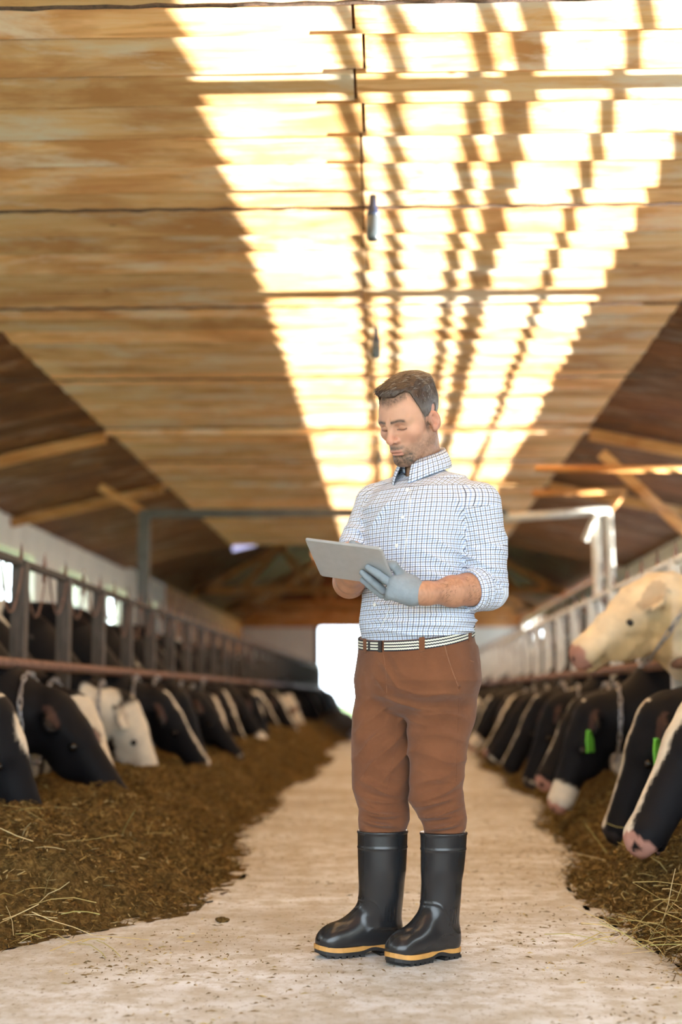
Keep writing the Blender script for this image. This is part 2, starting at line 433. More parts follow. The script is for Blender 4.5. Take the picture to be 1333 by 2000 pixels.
# ceiling: backing sheet, then lapped boards one by one
b = MB(); z = CZ+.05
prof = [(WL, EZ+.05), (FL, z), (FR, z), (WR, EZ+.05)]
for i in range(3):
    (xa, za), (xb, zb) = prof[i], prof[i+1]
    b.add([(xa, Y0, za), (xb, Y0, zb), (xb, YC, zb), (xa, YC, za)], [(0, 1, 2, 3)])
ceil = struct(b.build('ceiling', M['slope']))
joints = [3.2, 3.55, 3.9, 4.25, 4.58, 4.925, 5.165, 5.51, 5.81, 6.17, 6.50, 6.875, 7.155, 7.55, 7.85, 8.24, 8.62]
rr = random.Random(3)
while joints[-1] < YC-.4: joints.append(joints[-1]+rr.uniform(.29, .38))
def board(xa, za, xb, zb, y0, y1, lap, mat, notch=0, t=.022):
    """one lapped board: its far edge hangs lower than its near edge"""
    gap = lap*(y1-.1)/2.5+.012 if y1 < 10 else .02; y1 -= gap
    cx, cy, cz = (xa+xb)/2, (y0+y1)/2, (za+zb)/2
    sk = rr.uniform(-.006, .006)
    def zz(x, y): return za+(zb-za)*(x-xa)/(xb-xa) - lap*(y-y0)/(y1-y0)+sk*(x-cx)/2
    if notch: out = [(xa, y0), (xb, y0), (xb, y1-.028), (xb-notch, y1-.028), (xb-notch-.006, y1), (xa, y1)]
    else: out = [(xa, y0), (xb, y0), (xb, y1), (xa, y1)]
    n = len(out)
    V = [(x-cx, y-cy, zz(x, y)-cz) for x, y in out]+[(x-cx, y-cy, zz(x, y)-cz+t) for x, y in out]
    F = [tuple(range(n-1, -1, -1)), tuple(range(n, 2*n))]+[(i, (i+1) % n, n+(i+1) % n, n+i) for i in range(n)]
    return MB().add(V, F).build('board', mat, ceil, (cx, cy, cz))
for i in range(len(joints)-1):
    y0, y1 = joints[i], joints[i+1]
    jx = -.12+.012*(y0-5)*(-1)+rr.uniform(-.02, .02)
    lap = .018+rr.uniform(-.004, .004)
    board(FL, CZ, jx, CZ, y0, y1, lap, M['board'], .16 if i in (5, 6, 7, 8, 9, 11) else 0)
    board(jx+.012, CZ, FR, CZ, y0, y1, lap, M['board'])
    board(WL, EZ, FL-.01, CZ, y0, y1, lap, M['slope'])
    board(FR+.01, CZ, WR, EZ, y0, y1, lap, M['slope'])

# tie rods under the ceiling
ords = ['nearest', 'second', 'third', 'fourth', 'fifth', 'sixth', 'seventh', 'eighth', 'ninth', 'tenth']
for k, y in enumerate((4.712, 6.826, 8.644, 10.676, 12.7, 14.6)):
    pts = []; 
    for i in range(60):
        x = -3.02+5.2*i/59; pts.append((x, 0, .0025*math.sin(x*37+k)+.0015*math.sin(x*91)))
    o = MB().tube(pts, [.0075+.0012*math.sin(i*2.3) for i in range(60)], 7).build('tie_rod', M['rod'], None, (0, y, 3.2), True)
    tag(o, 'rusty thin tie rod under the ceiling, %s from the camera' % ords[k], 'tie rod', 'ceiling tie rods')

# little lamps that hang from the rods
def lamp(x, y, z, s, label):
    t = empty('hanging_lamp', (x, y, z)); tag(t, label, 'lamp', 'hanging lamps')
    MB().tube([(0, 0, 0), (0, 0, -.02*s)], .004, 6).build('hook', M['rod'], t)
    MB().lathe((0, 0, 0), [(.001, .015*s), (.012*s, .012*s), (.014*s, -.03*s), (.022*s, -.05*s), (.023*s, -.062*s), (.001, -.062*s)], 16).build('cap', M['navy'], t, None, True)
    MB().lathe((0, 0, 0), [(.021*s, -.060*s), (.0235*s, -.075*s), (.0235*s, -.135*s), (.018*s, -.148*s), (.001, -.15*s)], 16).build('glass_jar', M['milky'], t, None, True)
lamp(*at(729, 388, 6.826), 1.45, 'small dark blue capped lamp hanging from the second tie rod')
lamp(*at(735, 645, 8.66), 1.2, 'small dark lamp hanging below the third tie rod')
lamp(*at(742, 878, 12.7), .9, 'small dark lamp hanging behind the chin of the man')
p = at(735, 645, 8.66); tag(MB().tube([(p[0], 8.66, 3.19), (p[0], 8.66, p[2]+.01)], .003, 6).build('lamp_cord', M['rod']), 'thin cord holding the lamp below the third rod', 'cord')
p = at(742, 878, 12.7); tag(MB().tube([(p[0], 12.7, 3.19), (p[0], 12.7, p[2]+.01)], .003, 6).build('lamp_cord', M['rod']), 'thin cord holding the farthest little lamp', 'cord')

# cross frame of posts and beam under the ceiling, and its neighbours
fy = 15.12
t = empty('support_frame', (0, fy, 0)); tag(t, 'grey post and cross beam frame carrying the ceiling on the left', 'frame')
zb = at(480, 1000, fy)[2]
fx = at(283, 1000, fy)[0]
MB().box((fx-.06, -.05, 0), (fx+.06, .05, zb)).build('post', M['steel'], t)
bevel(MB().box((fx-.05, -.04, zb-.06), (1.25, .04, zb+.03)).build('cross_beam', M['steel'], t))
MB().bar((fx, 0, zb), (fx-.49, 0, zb+.28), .07, .09).build('brace', M['beam'], t)
for yy, lab in ((13.2, 'nearer'), (16.6, 'farther')):
    t = empty('rafter', (0, yy, 0)); tag(t, 'orange wooden rafter crossing under the ceiling, the %s one' % lab, 'rafter', 'ceiling rafters')
    MB().bar((FL, 0, CZ-.045), (FR, 0, CZ-.045), .06, .05).build('tie', M['board'], t)
    MB().bar((WL, 0, EZ-.09), (FL, 0, CZ-.09), .09, .10).build('left_arm', M['beam'], t)
    MB().bar((FR, 0, CZ-.09), (WR, 0, EZ-.09), .09, .10).build('right_arm', M['beam'], t)
t = empty('pipe_frame', (0, 0, 0)); tag(t, 'white painted pipe frame standing above the right feed fence', 'frame')
a = at(1166, 1010, 15.27); MB().tube([(a[0], 15.27, 0), (a[0], 15.27, a[2])], .052, 12).build('post', M['whitepipe'], t, None, True)
a2 = at(1188, 990, 15.27); MB().tube([(a2[0]+.06, 15.27, 0), (a2[0], 15.27, a2[2])], .045, 12).build('post', M['whitepipe'], t, None, True)
q0 = at(985, 1012, 15.25); q1 = at(1192, 996, 15.25)
MB().tube([tuple(q0), tuple(q1)], .045, 12).build('crossbar', M['whitepipe'], t, None, True)
q0 = at(1165, 1005, 15.2); q1 = at(1143, 1055, 15.2); MB().tube([tuple(q0), tuple(q1)], .035, 10).build('arm', M['whitepipe'], t, None, True)
for (pa, pb, Y, lab, r) in (((1046, 916), (1400, 916), 11.0, 'long pale pole reaching to the right wall above the pipe frame', .028),):
    q0 = at(*pa, Y); q1 = at(*pb, Y); o = MB().tube([tuple(q0), tuple(q1)], r, 10).build('pole', M['beam'], None, None, True); tag(o, lab, 'pole', 'poles on the right')
q0, q1, q2 = at(1040, 963, 15.2), at(1224, 957, 15.2), at(1190, 1000, 15.25)
MB().tube([tuple(q0), tuple(q1)], .036, 12).build('upper_bar', M['beam'], t, None, True); MB().tube([tuple(q1), tuple(q2)], .03, 10).build('strut', M['beam'], t, None, True)
q0 = at(1175, 885, 12.4); q1 = at(1390, 1085, 12.4); o = MB().bar(tuple(q0), tuple(q1), .05, .09).build('diagonal_brace', M['beam']); tag(o, 'slanting wooden brace dropping towards the right wall', 'brace')

# roof trusses in the open far part
for k, (yy, lab) in enumerate(((32.0, 'nearer'), (38.5, 'farther'))):
    t = empty('roof_truss', (0, yy, 0)); tag(t, 'wooden roof truss with zigzag webs before the end wall, the %s one' % lab, 'truss', 'roof trusses')
    zc = 3.12
    MB().bar((WL, 0, zc), (WR, 0, zc), .1, .16).build('bottom_chord', M['beam'], t)
    MB().bar((WL, 0, EZ+.1), (RX, 0, RIDGE-.1), .1, .14).build('top_chord', M['beam'], t)
    MB().bar((WR, 0, EZ+.1), (RX, 0, RIDGE-.1), .1, .14).build('top_chord', M['beam'], t)
    def ztop(x): return EZ+.1+(RIDGE-.2-EZ)*(1-abs(x-RX)/(RX-WL if x < RX else WR-RX))
    xs = [-3.4, -2.5, -1.75, -1.0, -.3, .4, 1.15, 1.9, 2.8]
    for i in range(len(xs)-1):
        za, zb2 = (zc, ztop(xs[i+1])) if i % 2 == 0 else (ztop(xs[i]), zc)
        MB().bar((xs[i], 0, za), (xs[i+1], 0, zb2), .08, .15).build('web', M['beam'], t)
# small bluish lamp panel in the roof slope
m, nt, bb = new_mat('lit lamp panel'); bb.inputs['Base Color'].default_value = (.6, .6, .8, 1)
bb.inputs['Emission Color'].default_value = (.62, .60, 1, 1); bb.inputs['Emission Strength'].default_value = .9
o = MB().box((-.22, -.12, -.03), (.22, .12, .03)).build('strip_light', m, None, tuple(at(478, 1066, 25.0))); o.rotation_euler = (R_(20), R_(-14), 0)
bevel(o, .02); tag(o, 'small bluish lit lamp panel under the far left roof', 'lamp')

# ------------------------------------------------------------------ feed fences
P0, PITCHY = 7.86, 1.085
def fence(side, x, zr, mp, mr, ms, label, kk):
    t = empty('feed_fence', (x, 0, 0)); tag(t, label, 'fence')
    yA, yB = 1.0, 42.0
    MB().tube([(0, yA, zr), (0, (yA+yB)/2, zr), (0, yB, zr)], .026, 8).build('top_rail', mr, t, None, True)
    nx = -side*(.12 if side > 0 else -.12)
    nx = .12 if side < 0 else -.10
    MB().tube([(nx, yA, .955), (nx, (yA+yB)/2, .955), (nx, yB, .955)], .030, 10).build('neck_rail', M['rust'], t, None, True)
    MB().box((-.06, yA, 0), (.06, yB, .22)).build('kerb', M['postwood'], t)
    pm = MB().box((-.04, -.045, 0), (.04, .045, zr+.01)).me('post'); pm.materials.append(mp)
    sm = MB().tube([(0, 0, -.07), (0, 0, .035), (0, 0, .11)], [.013, .013, .002], 6).me('spike'); sm.materials.append(ms)
    cm = []
    for v in range(3):
        pts = [(0.02, -.23+.46*i/9+.0, -.03-(.26-.05*v)*(1-((i-4.5)/4.5)**2)) for i in range(10)]
        c_ = MB().tube(pts, .006, 5).me('chain'); c_.materials.append(M['rust']); cm.append(c_)
    k = -6
    while P0+k*PITCHY < yB:
        y = P0+k*PITCHY
        link('post', pm, None, t, (0, y, 0)); link('spike', sm, None, t, (0, y, zr)); link('spike', sm, None, t, (0, y+PITCHY/2, zr))
        if k < 12: link('chain', cm[k % 3], None, t, (0, y+PITCHY*.25, zr)); link('chain', cm[(k+1) % 3], None, t, (0, y+PITCHY*.75, zr))
        k += 1
    return t
fence(-1, -2.07, 1.525, M['postwood'], M['postwood'], M['rust'], 'dark iron feed fence with spiked top rail along the left cows', 0)
fence(1, 1.57, 1.525, M['whitepipe'], M['whitepipe'], M['rust'], 'white painted feed fence with rusty spikes along the right cows', 1)

# ------------------------------------------------------------------ feed banks
def bank_h(x, y, side):
    if side < 0: e = np.interp(y, [4.2, 4.7, 5.3], [-1.42, -1.16, -.80])-.06*np.sin(y*1.7)-.07*np.sin(y*.63+1); u = (e-x)
    else: e = np.interp(y, [4, 6, 10, 20], [.80, .84, 1.02, 1.12])+.06*np.sin(y*1.9)+.05*np.sin(y*.7); u = (x-e)
    top = .31 if side < 0 else .28
    h = top*sstep(0, .62 if side < 0 else .50, u)
    P = np.stack([x, y, 0*x], -1)
    h = h + (h > 0)*(.11*fbm(P, 2.6, 3, 3)*sstep(0, .25, u) + .045*fbm(P, 9, 3, 5)*sstep(-.02, .1, u))
    ends = sstep(3.5, 4.3, y)
    return np.where(u > -.03, np.maximum(h, -.01)*ends, -.02)
def bank(side, label):
    ys = np.concatenate([np.arange(3.4, 9, .03), np.arange(9, 18, .06), np.arange(18, 42.5, .15)])
    xs = np.arange(-2.02, -.62, .025) if side < 0 else np.arange(.66, 1.52, .02)
    X, Y = np.meshgrid(xs, ys); Z = bank_h(X, Y, side)
    P = np.stack([X, Y, Z], -1)
    Z = Z+np.where(Z > .005, .026*vnoise(P, 24, 2)+.016*vnoise(P, 55, 4), 0)
    V = np.stack([X, Y, Z], -1).reshape(-1, 3)
    ny, nx = X.shape; i = np.arange((ny-1)*nx).reshape(ny-1, nx)[:, :-1].ravel()
    F = np.stack([i, i+1, i+nx+1, i+nx], 1)
    root = link('silage_bank', mesh_np('silage_bank', V, F), M['silage']); tag(root, label, 'feed', None, 'stuff')
    n = 60000
    yy = 3.6+15*RNG.random(n)**2.0; xx = (RNG.uniform(-2.0, -.70, n) if side < 0 else RNG.uniform(.72, 1.5, n))
    hz = bank_h(xx, yy, side); sx = (.10*RNG.random(n)**2)*(1 if side > 0 else -1); ok = (bank_h(xx+sx, yy, side) > .0) & (np.abs(xx) > .62); hz = np.maximum(hz, 0); xx, yy, hz = xx[ok], yy[ok], hz[ok]; n = len(xx)
    a = RNG.uniform(0, 2*np.pi, n); tilt = RNG.normal(0, .35, n); L = RNG.uniform(.008, .030, n)*(1+.05*yy); w = RNG.uniform(.0007, .0018, n)*(1+.05*yy)
    d = np.stack([np.cos(a)*np.cos(tilt), np.sin(a)*np.cos(tilt), np.abs(np.sin(tilt))], 1)
    s = np.stack([-np.sin(a), np.cos(a), RNG.normal(0, .5, n)], 1); c = np.stack([xx, yy, hz+.008+.012*RNG.random(n)], 1)
    V = np.stack([c-d*L[:, None]/2-s*w[:, None], c-d*L[:, None]/2+s*w[:, None], c+d*L[:, None]/2+s*w[:, None], c+d*L[:, None]/2-s*w[:, None]], 1).reshape(-1, 3)
    me = mesh_np('fibres', V, np.arange(4*n).reshape(n, 4), False)
    t = RNG.random(n)
    C = np.where((t < .50)[:, None], [.075, .045, .014], np.where((t < .92)[:, None], [.25, .16, .05], [.46, .35, .16]))*RNG.uniform(.6, 1.3, n)[:, None]
    set_col(me, np.repeat(C, 4, 0)); tag(link('fibres', me, M['fibre'], root), None, None, None, 'stuff')
    return root
bank(-1, 'long brown bank of silage feed before the left cows'); bank(1, 'long brown bank of silage feed before the right cows')

def straw(name, label, spots, n, Lr, spread, lift, cat='straw'):
    V = []; F = []; C = []; r = random.Random(n)
    for (x, y, z, wgt) in spots:
        for _ in range(int(n*wgt)):
            px, py = r.gauss(x, spread), r.gauss(y, spread); a = r.uniform(0, 6.28); e = abs(r.gauss(0, lift)); L = r.uniform(*Lr)
            side = -1 if x < 0 else 1
            pz = max(0, float(bank_h(np.array([px]), np.array([py]), side)[0]))+z
            pts = [Vector((px, py, pz))]; d = Vector((math.cos(a)*math.cos(e), math.sin(a)*math.cos(e), math.sin(e)))
            for k in range(3):
                pts.append(pts[-1]+d*L/3); d = (d+Vector((r.gauss(0, .15), r.gauss(0, .15), r.gauss(-.12, .12)))).normalized()
            if min(p.z for p in pts) < .003: pts = [Vector((p.x, p.y, max(p.z, .004))) for p in pts]
            w = r.uniform(.0009, .0019); base = len(V); s = d.cross(Vector((0, 0, 1))).normalized()*w; u = s.cross(d).normalized()*w
            for p in pts: V += [p-s-u*.5, p+s-u*.5, p+u]
            for k in range(3):
                for q in range(3): F.append((base+3*k+q, base+3*k+(q+1) % 3, base+3*k+3+(q+1) % 3, base+3*k+3+q))
            c = r.choice([(.62, .50, .26), (.52, .42, .17), (.42, .38, .14), (.30, .22, .08)]); C += [c]*12
    me = mesh_np(name, np.array([tuple(v) for v in V]), np.array(F), True); set_col(me, np.array(C))
    return tag(link(name, me, M['fibre']), label, cat, None, 'stuff')
straw('loose_straw', 'loose pale straw stalks lying on the left feed bank', [(-1.24, 4.78, .02, 1), (-1.3, 5.3, .02, .35), (-1.2, 6.2, .02, .15)], 42, (.08, .24), .16, .35)
straw('loose_straw', 'loose pale straw stalks lying on the right feed bank', [(.93, 4.62, .03, 1.3), (.95, 4.95, .02, .4), (1.05, 5.5, .02, .2), (1.1, 6.3, .02, .15)], 45, (.08, .26), .13, .4)
# crumbs trodden over the floor
n = 7000
yy = 3.3+9*RNG.random(n)**1.6; xx = RNG.normal(0, .75, n); xx = np.where(RNG.random(n) < .5, np.sign(xx)*(.95-np.abs(RNG.normal(0, .22, n))), xx); ok = np.abs(xx) < 1.0; xx, yy = xx[ok], yy[ok]; n = len(xx)
cl = vnoise(np.stack([xx*2.2, yy*1.3, 0*xx], 1), 2.0, 9); ok = cl > RNG.uniform(-.5, .7, n); xx, yy = xx[ok], yy[ok]; n = len(xx)
a = RNG.uniform(0, 6.28, n); L = RNG.uniform(.004, .028, n)*RNG.choice([.4, 1, 1.6], n); w = RNG.uniform(.0008, .0035, n)*RNG.choice([.5, 1], n)
d = np.stack([np.cos(a), np.sin(a), 0*a], 1); s = np.stack([-np.sin(a), np.cos(a), 0*a], 1); c = np.stack([xx, yy, 0*xx], 1); zt = np.array([0, 0, .004])
V = np.stack([c-d*L[:, None]/2, c+s*w[:, None], c+d*L[:, None]/2, c-s*w[:, None], c+zt], 1).reshape(-1, 3)
i = np.arange(n)*5; F = np.concatenate([np.stack([i+k, i+(k+1) % 4, i+4], 1) for k in range(4)])
me = mesh_np('crumbs', V, F, False); t = RNG.random(n)
set_col(me, np.repeat(np.where((t < .75)[:, None], [.16, .105, .045], [.40, .30, .13])*RNG.uniform(.6, 1.3, n)[:, None], 5, 0))
tag(link('feed_crumbs', me, M['fibre']), 'brown feed crumbs and straw bits strewn on the concrete', 'litter', None, 'stuff')
# a few bigger lumps of feed on the concrete
def clod(x, y, r, label):
    f = lambda P: ell(P, (0, 0, r*.35), (r*1.2, r, r*.5))+r*.35*fbm(P, 1.6/r, 3, int(x*100) % 9)
    V, Q = sdf_mesh(f, (-2*r, -2*r, -.002), (2*r, 2*r, 1.3*r), r*.14)
    tag(link('feed_clod', mesh_np('feed_clod', V, Q), M['silage'], None, (x, y, 0)), label, 'clod', 'feed clods on the concrete')
clod(-.79, 5.85, .028, 'dark feed clod lying on the concrete left of the man')
clod(-.60, 5.15, .020, 'flat feed crumb patch lying alone left of the boots')

# ================================================================== cattle
BLK = np.array([.007, .007, .009]); WHT = np.array([.66, .60, .49]); PNK = np.array([.42, .22, .17])
def cow_sdf(pose):
    """local frame: x towards the feed, y to the side, z up; origin on the ground under the fence"""
    poll, muz = np.array(pose['poll'], float), np.array(pose['muz'], float)
    a = (muz-poll)/np.linalg.norm(muz-poll); L = np.linalg.norm(muz-poll)
    side = np.array([0, 1.0, 0]); side -= a*(a@side); side /= np.linalg.norm(side)
    n = np.cross(side, a)
    if n[0] < 0 and n[2] < 0: n = -n
    if n[2] < 0: n = -n
    Mh = np.stack([a, side, n], 1)       # columns: along face, sideways, out of the face
    bulk = pose.get('bulk', 1.0)
    def head(p):
        q = (p-poll)@Mh
        S = lambda c, r: ell(q, c, r)
        d = S((.10, 0, -.075), (.16, .120*bulk, .125))
        d = smin(d, cone(q, (.13, 0, -.055), (L-.06, 0, -.06), .105*bulk, .078*bulk), .06)
        d = smin(d, S((L-.055, 0, -.06), (.070, .090*bulk, .070)), .04)
        d = smin(d, S((.20, 0, -.150), (.15, .078*bulk, .085)), .05)       # jaw
        d = smin(d, S((.0, 0, -.01), (.06, .075*bulk, .05)), .05)          # poll
        for s in (-1, 1):
            d = smin(d, S((.17, s*.102*bulk, -.035), (.045, .022, .03)), .03)   # brow
            d = smax(d, -S((L-.012, s*.036, -.035), (.018, .014, .018)), .012) # nostril
            E0 = np.array([.035, s*.10*bulk, -.045]); E1 = np.array([.07+pose.get('ear', 0), s*.275*bulk, -.075])
            ea = (E1-E0)/np.linalg.norm(E1-E0); eb = np.array([1.0, 0, 0]); eb -= ea*(ea@eb); eb /= np.linalg.norm(eb)
            Me = np.stack([ea, eb, np.cross(ea, eb)], 1)
            e = ell(q, (E0+E1)/2, (.100, .056, .020), Me); e = smax(e, -ell(q, (E0+E1)/2+np.array([.012, s*.01, .028]), (.08, .042, .022), Me), .012)
            d = smin(d, e, .02)
            if pose.get('horn'):
                d = smin(d, cone(q, (-.02, s*.06, .0), (-.06, s*.14, .02), .026, .014), .02)
        if pose.get('curl'): d = smin(d, S((.05, 0, .025), (.11, .11, .07)), .05)
        d = smax(d, -S((L-.02, 0, -.115), (.06, .06, .008)), .012)            # mouth line
        return d
    sh = np.array([-.36, 0, 1.06])
    nb = poll - a*.03 - n*.10
    mid = np.array(pose.get('mid', (.04, 0, .80)), float)
    def f(p):
        d = head(p)
        nk = chain(p, [sh, mid, nb], [.30*bulk, .205*bulk, .150*bulk], .08)
        d = smin(d, nk, .07)
        d = smin(d, chain(p, [mid+np.array([-.1, 0, -.12]), nb+np.array([.0, 0, -.09])], [.12, .07], .05), .08)   # dewlap
        q = p
        tr = ell(q, (-1.15, 0, .95), (.98, .36*bulk, .43)); tr = smin(tr, ell(q, (-.55, 0, .98), (.40, .30*bulk, .44)), .15)
        tr = smin(tr, ell(q, (-1.85, 0, 1.08), (.36, .30*bulk, .33)), .15)
        tr = smin(tr, cone(q, (-.45, 0, 1.32), (-1.95, 0, 1.35), .08, .09), .14)
        d = smin(d, tr, .12)
        for s in (-1, 1):
            d = smin(d, chain(p, [(-.50, s*.20, .75), (-.47, s*.19, .42), (-.49, s*.18, .10), (-.46, s*.18, .04)], [.12, .062, .045, .06], .03), .06)
            d = smin(d, chain(p, [(-1.90, s*.22, .95), (-1.80, s*.22, .68), (-1.98, s*.20, .46), (-1.93, s*.19, .10), (-1.90, s*.19, .04)], [.19, .12, .062, .046, .06], .04), .07)
            d = smin(d, ell(p, (-1.80, s*.20, 1.30), (.09, .07, .07)), .08)     # hip bone
        d = smin(d, ell(p, (-1.62, 0, .56), (.2, .17, .15)), .06)               # udder
        d = smin(d, chain(p, [(-2.17, 0, 1.28), (-2.24, 0, .85), (-2.22, 0, .45)], [.045, .025, .045], .03), .03)
        d = smax(d, -p[..., 2]+.0, .01)
        if pose.get('curl'): d = d + .030*fbm(p, 15, 2, 3)*sstep(-.4, .05, p[..., 0])*sstep(.52, .40, p[..., 0])
        return d
    return f, head, Mh, poll, L
def cow_colour(V, Mh, poll, L, pat, seed):
    q = (V-poll)@Mh; s = q[:, 0]/L; t = q[:, 1]; o = q[:, 2]
    inhead = (V[:, 0] > poll[0]-.10) & (s > -.12)
    nz = fbm(V, 2.1, 3, seed)+.25*vnoise(V, 7, seed)
    body_w = sstep(.10, .16, nz + (.22 if pat in ('white', 'cream') else .09) - .45*((V[:, 0] > -.45) & (V[:, 0] < poll[0])))
    wob = .012*vnoise(V, 22, seed+2)
    F = np.zeros(len(V))
    if pat == 'blaze': F = sstep(.012, -.004, np.abs(t)-(.062-.040*sstep(.1, .75, s)+.03*sstep(.85, 1, s))+wob)*(o > -.075)
    elif pat == 'white': F = sstep(.1, -.02, np.hypot((s-.36)*L/.055, (np.abs(t)-.10)/.06)*-1+1.0+4*wob); F = np.where(np.hypot((s-.36)*L/.06, (np.abs(t)-.095)/.055) < 1, .25, 1.0)
    elif pat == 'stripe': F = sstep(.010, -.004, np.abs(t+.01)-.026-.02*sstep(.8, 1, s)+wob)*(o > -.06)
    elif pat == 'star': F = sstep(.015, -.004, np.hypot((s-.2)*L*.55, t)-.045+wob)*(o > -.06)
    elif pat == 'half': F = sstep(.01, -.006, t+.015*np.sin(s*9)+wob)*sstep(-.12, -.02, s)
    elif pat == 'tip': F = sstep(.0, .02, s-.93+wob)
    elif pat == 'muzzle': F = sstep(.0, .03, s-.72+wob)
    elif pat == 'cream': F = np.ones(len(V))
    F = np.clip(F, 0, 1)
    w = np.where(inhead, F, body_w*(1 if pat != 'cream' else 1))
    if pat == 'cream': w = np.maximum(w, .97)
    wht = WHT*np.array([1.16, 1.06, .90]) if pat == 'cream' else WHT
    C = BLK*(1-w[:, None])+wht*w[:, None]
    C *= (1+.16*fbm(V, 12, 2, 8))[:, None]
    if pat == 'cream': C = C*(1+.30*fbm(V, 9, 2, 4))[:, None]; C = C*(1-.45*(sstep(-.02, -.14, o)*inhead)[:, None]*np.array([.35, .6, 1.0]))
    nose = inhead & (s > .955-.02*vnoise(V, 20, 1)) & (o > -.12)
    if pat in ('white', 'blaze', 'cream', 'half', 'muzzle'): C[nose] = PNK
    else: C[nose] = [.03, .026, .026]
    if pat == 'white':
        m = inhead & (np.hypot((s-.36)*L/.05, (np.abs(t)-.095)/.05) < 1); C[m] = C[m]*.5+PNK*.4
    nos = inhead & (s > .955) & (np.abs(np.abs(t)-.036) < .016) & (np.abs(o+.035) < .014); C[nos] = [.01, .008, .008]
    hoof = V[:, 2] < .075; C[hoof] = [.03, .025, .02]
    ear = inhead & (np.abs(t) > .14) & (o > -.05) & (s < .25)
    C[ear] = C[ear]*.6+PNK*.12
    # dried dirt low on the legs and belly
    return np.clip(C, .004, .95)
POSES = {'out': dict(poll=(.36, 0, .74), muz=(.74, .0, .25), mid=(.05, 0, .71)),
         'down': dict(poll=(.40, 0, .71), muz=(.63, .02, .17), mid=(.06, 0, .69)),
         'left': dict(poll=(.38, .03, .73), muz=(.70, .20, .26), mid=(.05, 0, .70)),
         'right': dict(poll=(.38, -.03, .72), muz=(.66, -.20, .22), mid=(.05, 0, .70)),
         'up': dict(poll=(.16, .02, 1.31), muz=(.56, .10, 1.02), mid=(-.10, 0, 1.14), bulk=1.25, curl=True, ear=.02)}
COWM = {}
def cow_mesh(pose, pat):
    k = (pose, pat)
    if k in COWM: return COWM[k]
    f, head, Mh, poll, L = cow_sdf(POSES[pose])
    hi = (1.0, .46, 1.6)
    if ('geo', pose) not in COWM: COWM[('geo', pose)] = sdf_mesh(f, (-2.35, -.48, -.02), hi, .019, 6, False)
    V, Q = COWM[('geo', pose)]
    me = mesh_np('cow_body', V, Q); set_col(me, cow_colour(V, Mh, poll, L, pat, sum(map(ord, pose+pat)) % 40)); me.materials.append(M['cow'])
    COWM[k] = (me, Mh, poll, L); return COWM[k]
em = MB().lathe((0, 0, 0), [(.001, .017), (.010, .014), (.0165, .005), (.0165, -.005), (.010, -.014), (.001, -.017)], 12).me('eye', True); em.materials.append(M['eye'])
tm = MB(); 
tm.lathe((0, 0, 0), [(.001, .004), (.007, .004), (.007, -.004), (.001, -.004)], 8)
tm.add([(-.016, 0, 0), (.016, 0, 0), (.030, .002, -.03), (.030, .004, -.072), (-.030, .004, -.072), (-.030, .002, -.03)]+[(-.016, .005, 0), (.016, .005, 0), (.030, .007, -.03), (.030, .009, -.072), (-.030, .009, -.072), (-.030, .007, -.03)],
       [(5,4,3,2,1,0),(6,7,8,9,10,11)]+[(i, (i+1) % 6, 6+(i+1) % 6, 6+i) for i in range(6)])
tm = tm.me('ear_tag'); tm.materials.append(M['green'])
def chain_mesh(pts, r=.017):
    b = MB()
    for i in range(len(pts)-1):
        a, c = Vector(pts[i]), Vector(pts[i+1]); m_ = (a+c)/2; d = (c-a).normalized(); L = (c-a).length*.72
        u = d.orthogonal().normalized() if i % 2 else d.cross(d.orthogonal()).normalized()
        ring = [m_+d*(L*math.cos(k*math.pi/4))+u*(r*.62*math.sin(k*math.pi/4)) for k in range(8)]
        b.tube(ring, r*.24, 4, closed=True)
    m_ = b.me('neck_chain', True); m_.materials.append(M['chain']); return m_
def neck_ring(pose):
    p = POSES[pose]; c = np.array(p['mid'])+(np.array(p['poll'])-np.array(p['mid']))*.45; ax = Vector(np.array(p['poll'])-np.array(p['mid'])).normalized()
    u = Vector((0, 1, 0)); w = ax.cross(u)
    bk = p.get('bulk', 1)
    pts = [Vector(c)+w*(-.035)+(u*math.cos(2*math.pi*k/26)*.215+w*math.sin(2*math.pi*k/26)*.235)*bk for k in range(27)]
    return chain_mesh(pts, .02)
RINGS = {}
DRIB = {}
PATTXT = {'blaze': 'broad white blaze', 'white': 'white face and pink eye patch', 'stripe': 'narrow white face stripe', 'star': 'white forehead star', 'half': 'half white face', 'tip': 'all black face with white nose tip', 'muzzle': 'white muzzle', 'cream': ''}
def cow(x, y, rz, pose, pat, label, grp, tags=(), scale=1.0, detail=True, name='dairy_cow'):
    me, Mh, poll, L = cow_mesh(pose, pat)
    t = empty(name, (x, y, 0), rz); t.scale = (scale,)*3; tag(t, label, 'cow', grp)
    link('body', me, None, t)
    b = POSES[pose].get('bulk', 1)
    for s in (-1, 1):
        e = link('eye', em, None, t, tuple(poll+Mh@np.array([.205, s*.113*b, -.055]))); e.scale = (1.35,)*3
    if detail:
        if pose not in RINGS: RINGS[pose] = neck_ring(pose)
        link('neck_chain', RINGS[pose], None, t)
    for s in tags:
        e = link('ear_tag', tm, None, t, tuple(poll+Mh@np.array([.095, s*.215*b, -.030]))); e.rotation_euler = (0, 0, R_(60 if s > 0 else 120)); e.scale = (1.7,)*3
    return t
ORD = ['first', 'second', 'third', 'fourth', 'fifth', 'sixth', 'seventh', 'eighth', 'ninth', 'tenth', 'eleventh', 'twelfth', 'thirteenth', 'fourteenth', 'fifteenth', 'sixteenth', 'seventeenth', 'eighteenth', 'nineteenth', 'twentieth', 'twenty-first', 'twenty-second', 'twenty-third', 'twenty-fourth', 'twenty-fifth', 'twenty-sixth', 'twenty-seventh', 'twenty-eighth', 'twenty-ninth', 'thirtieth', 'thirty-first', 'thirty-second', 'thirty-third', 'thirty-fourth', 'thirty-fifth', 'thirty-sixth']
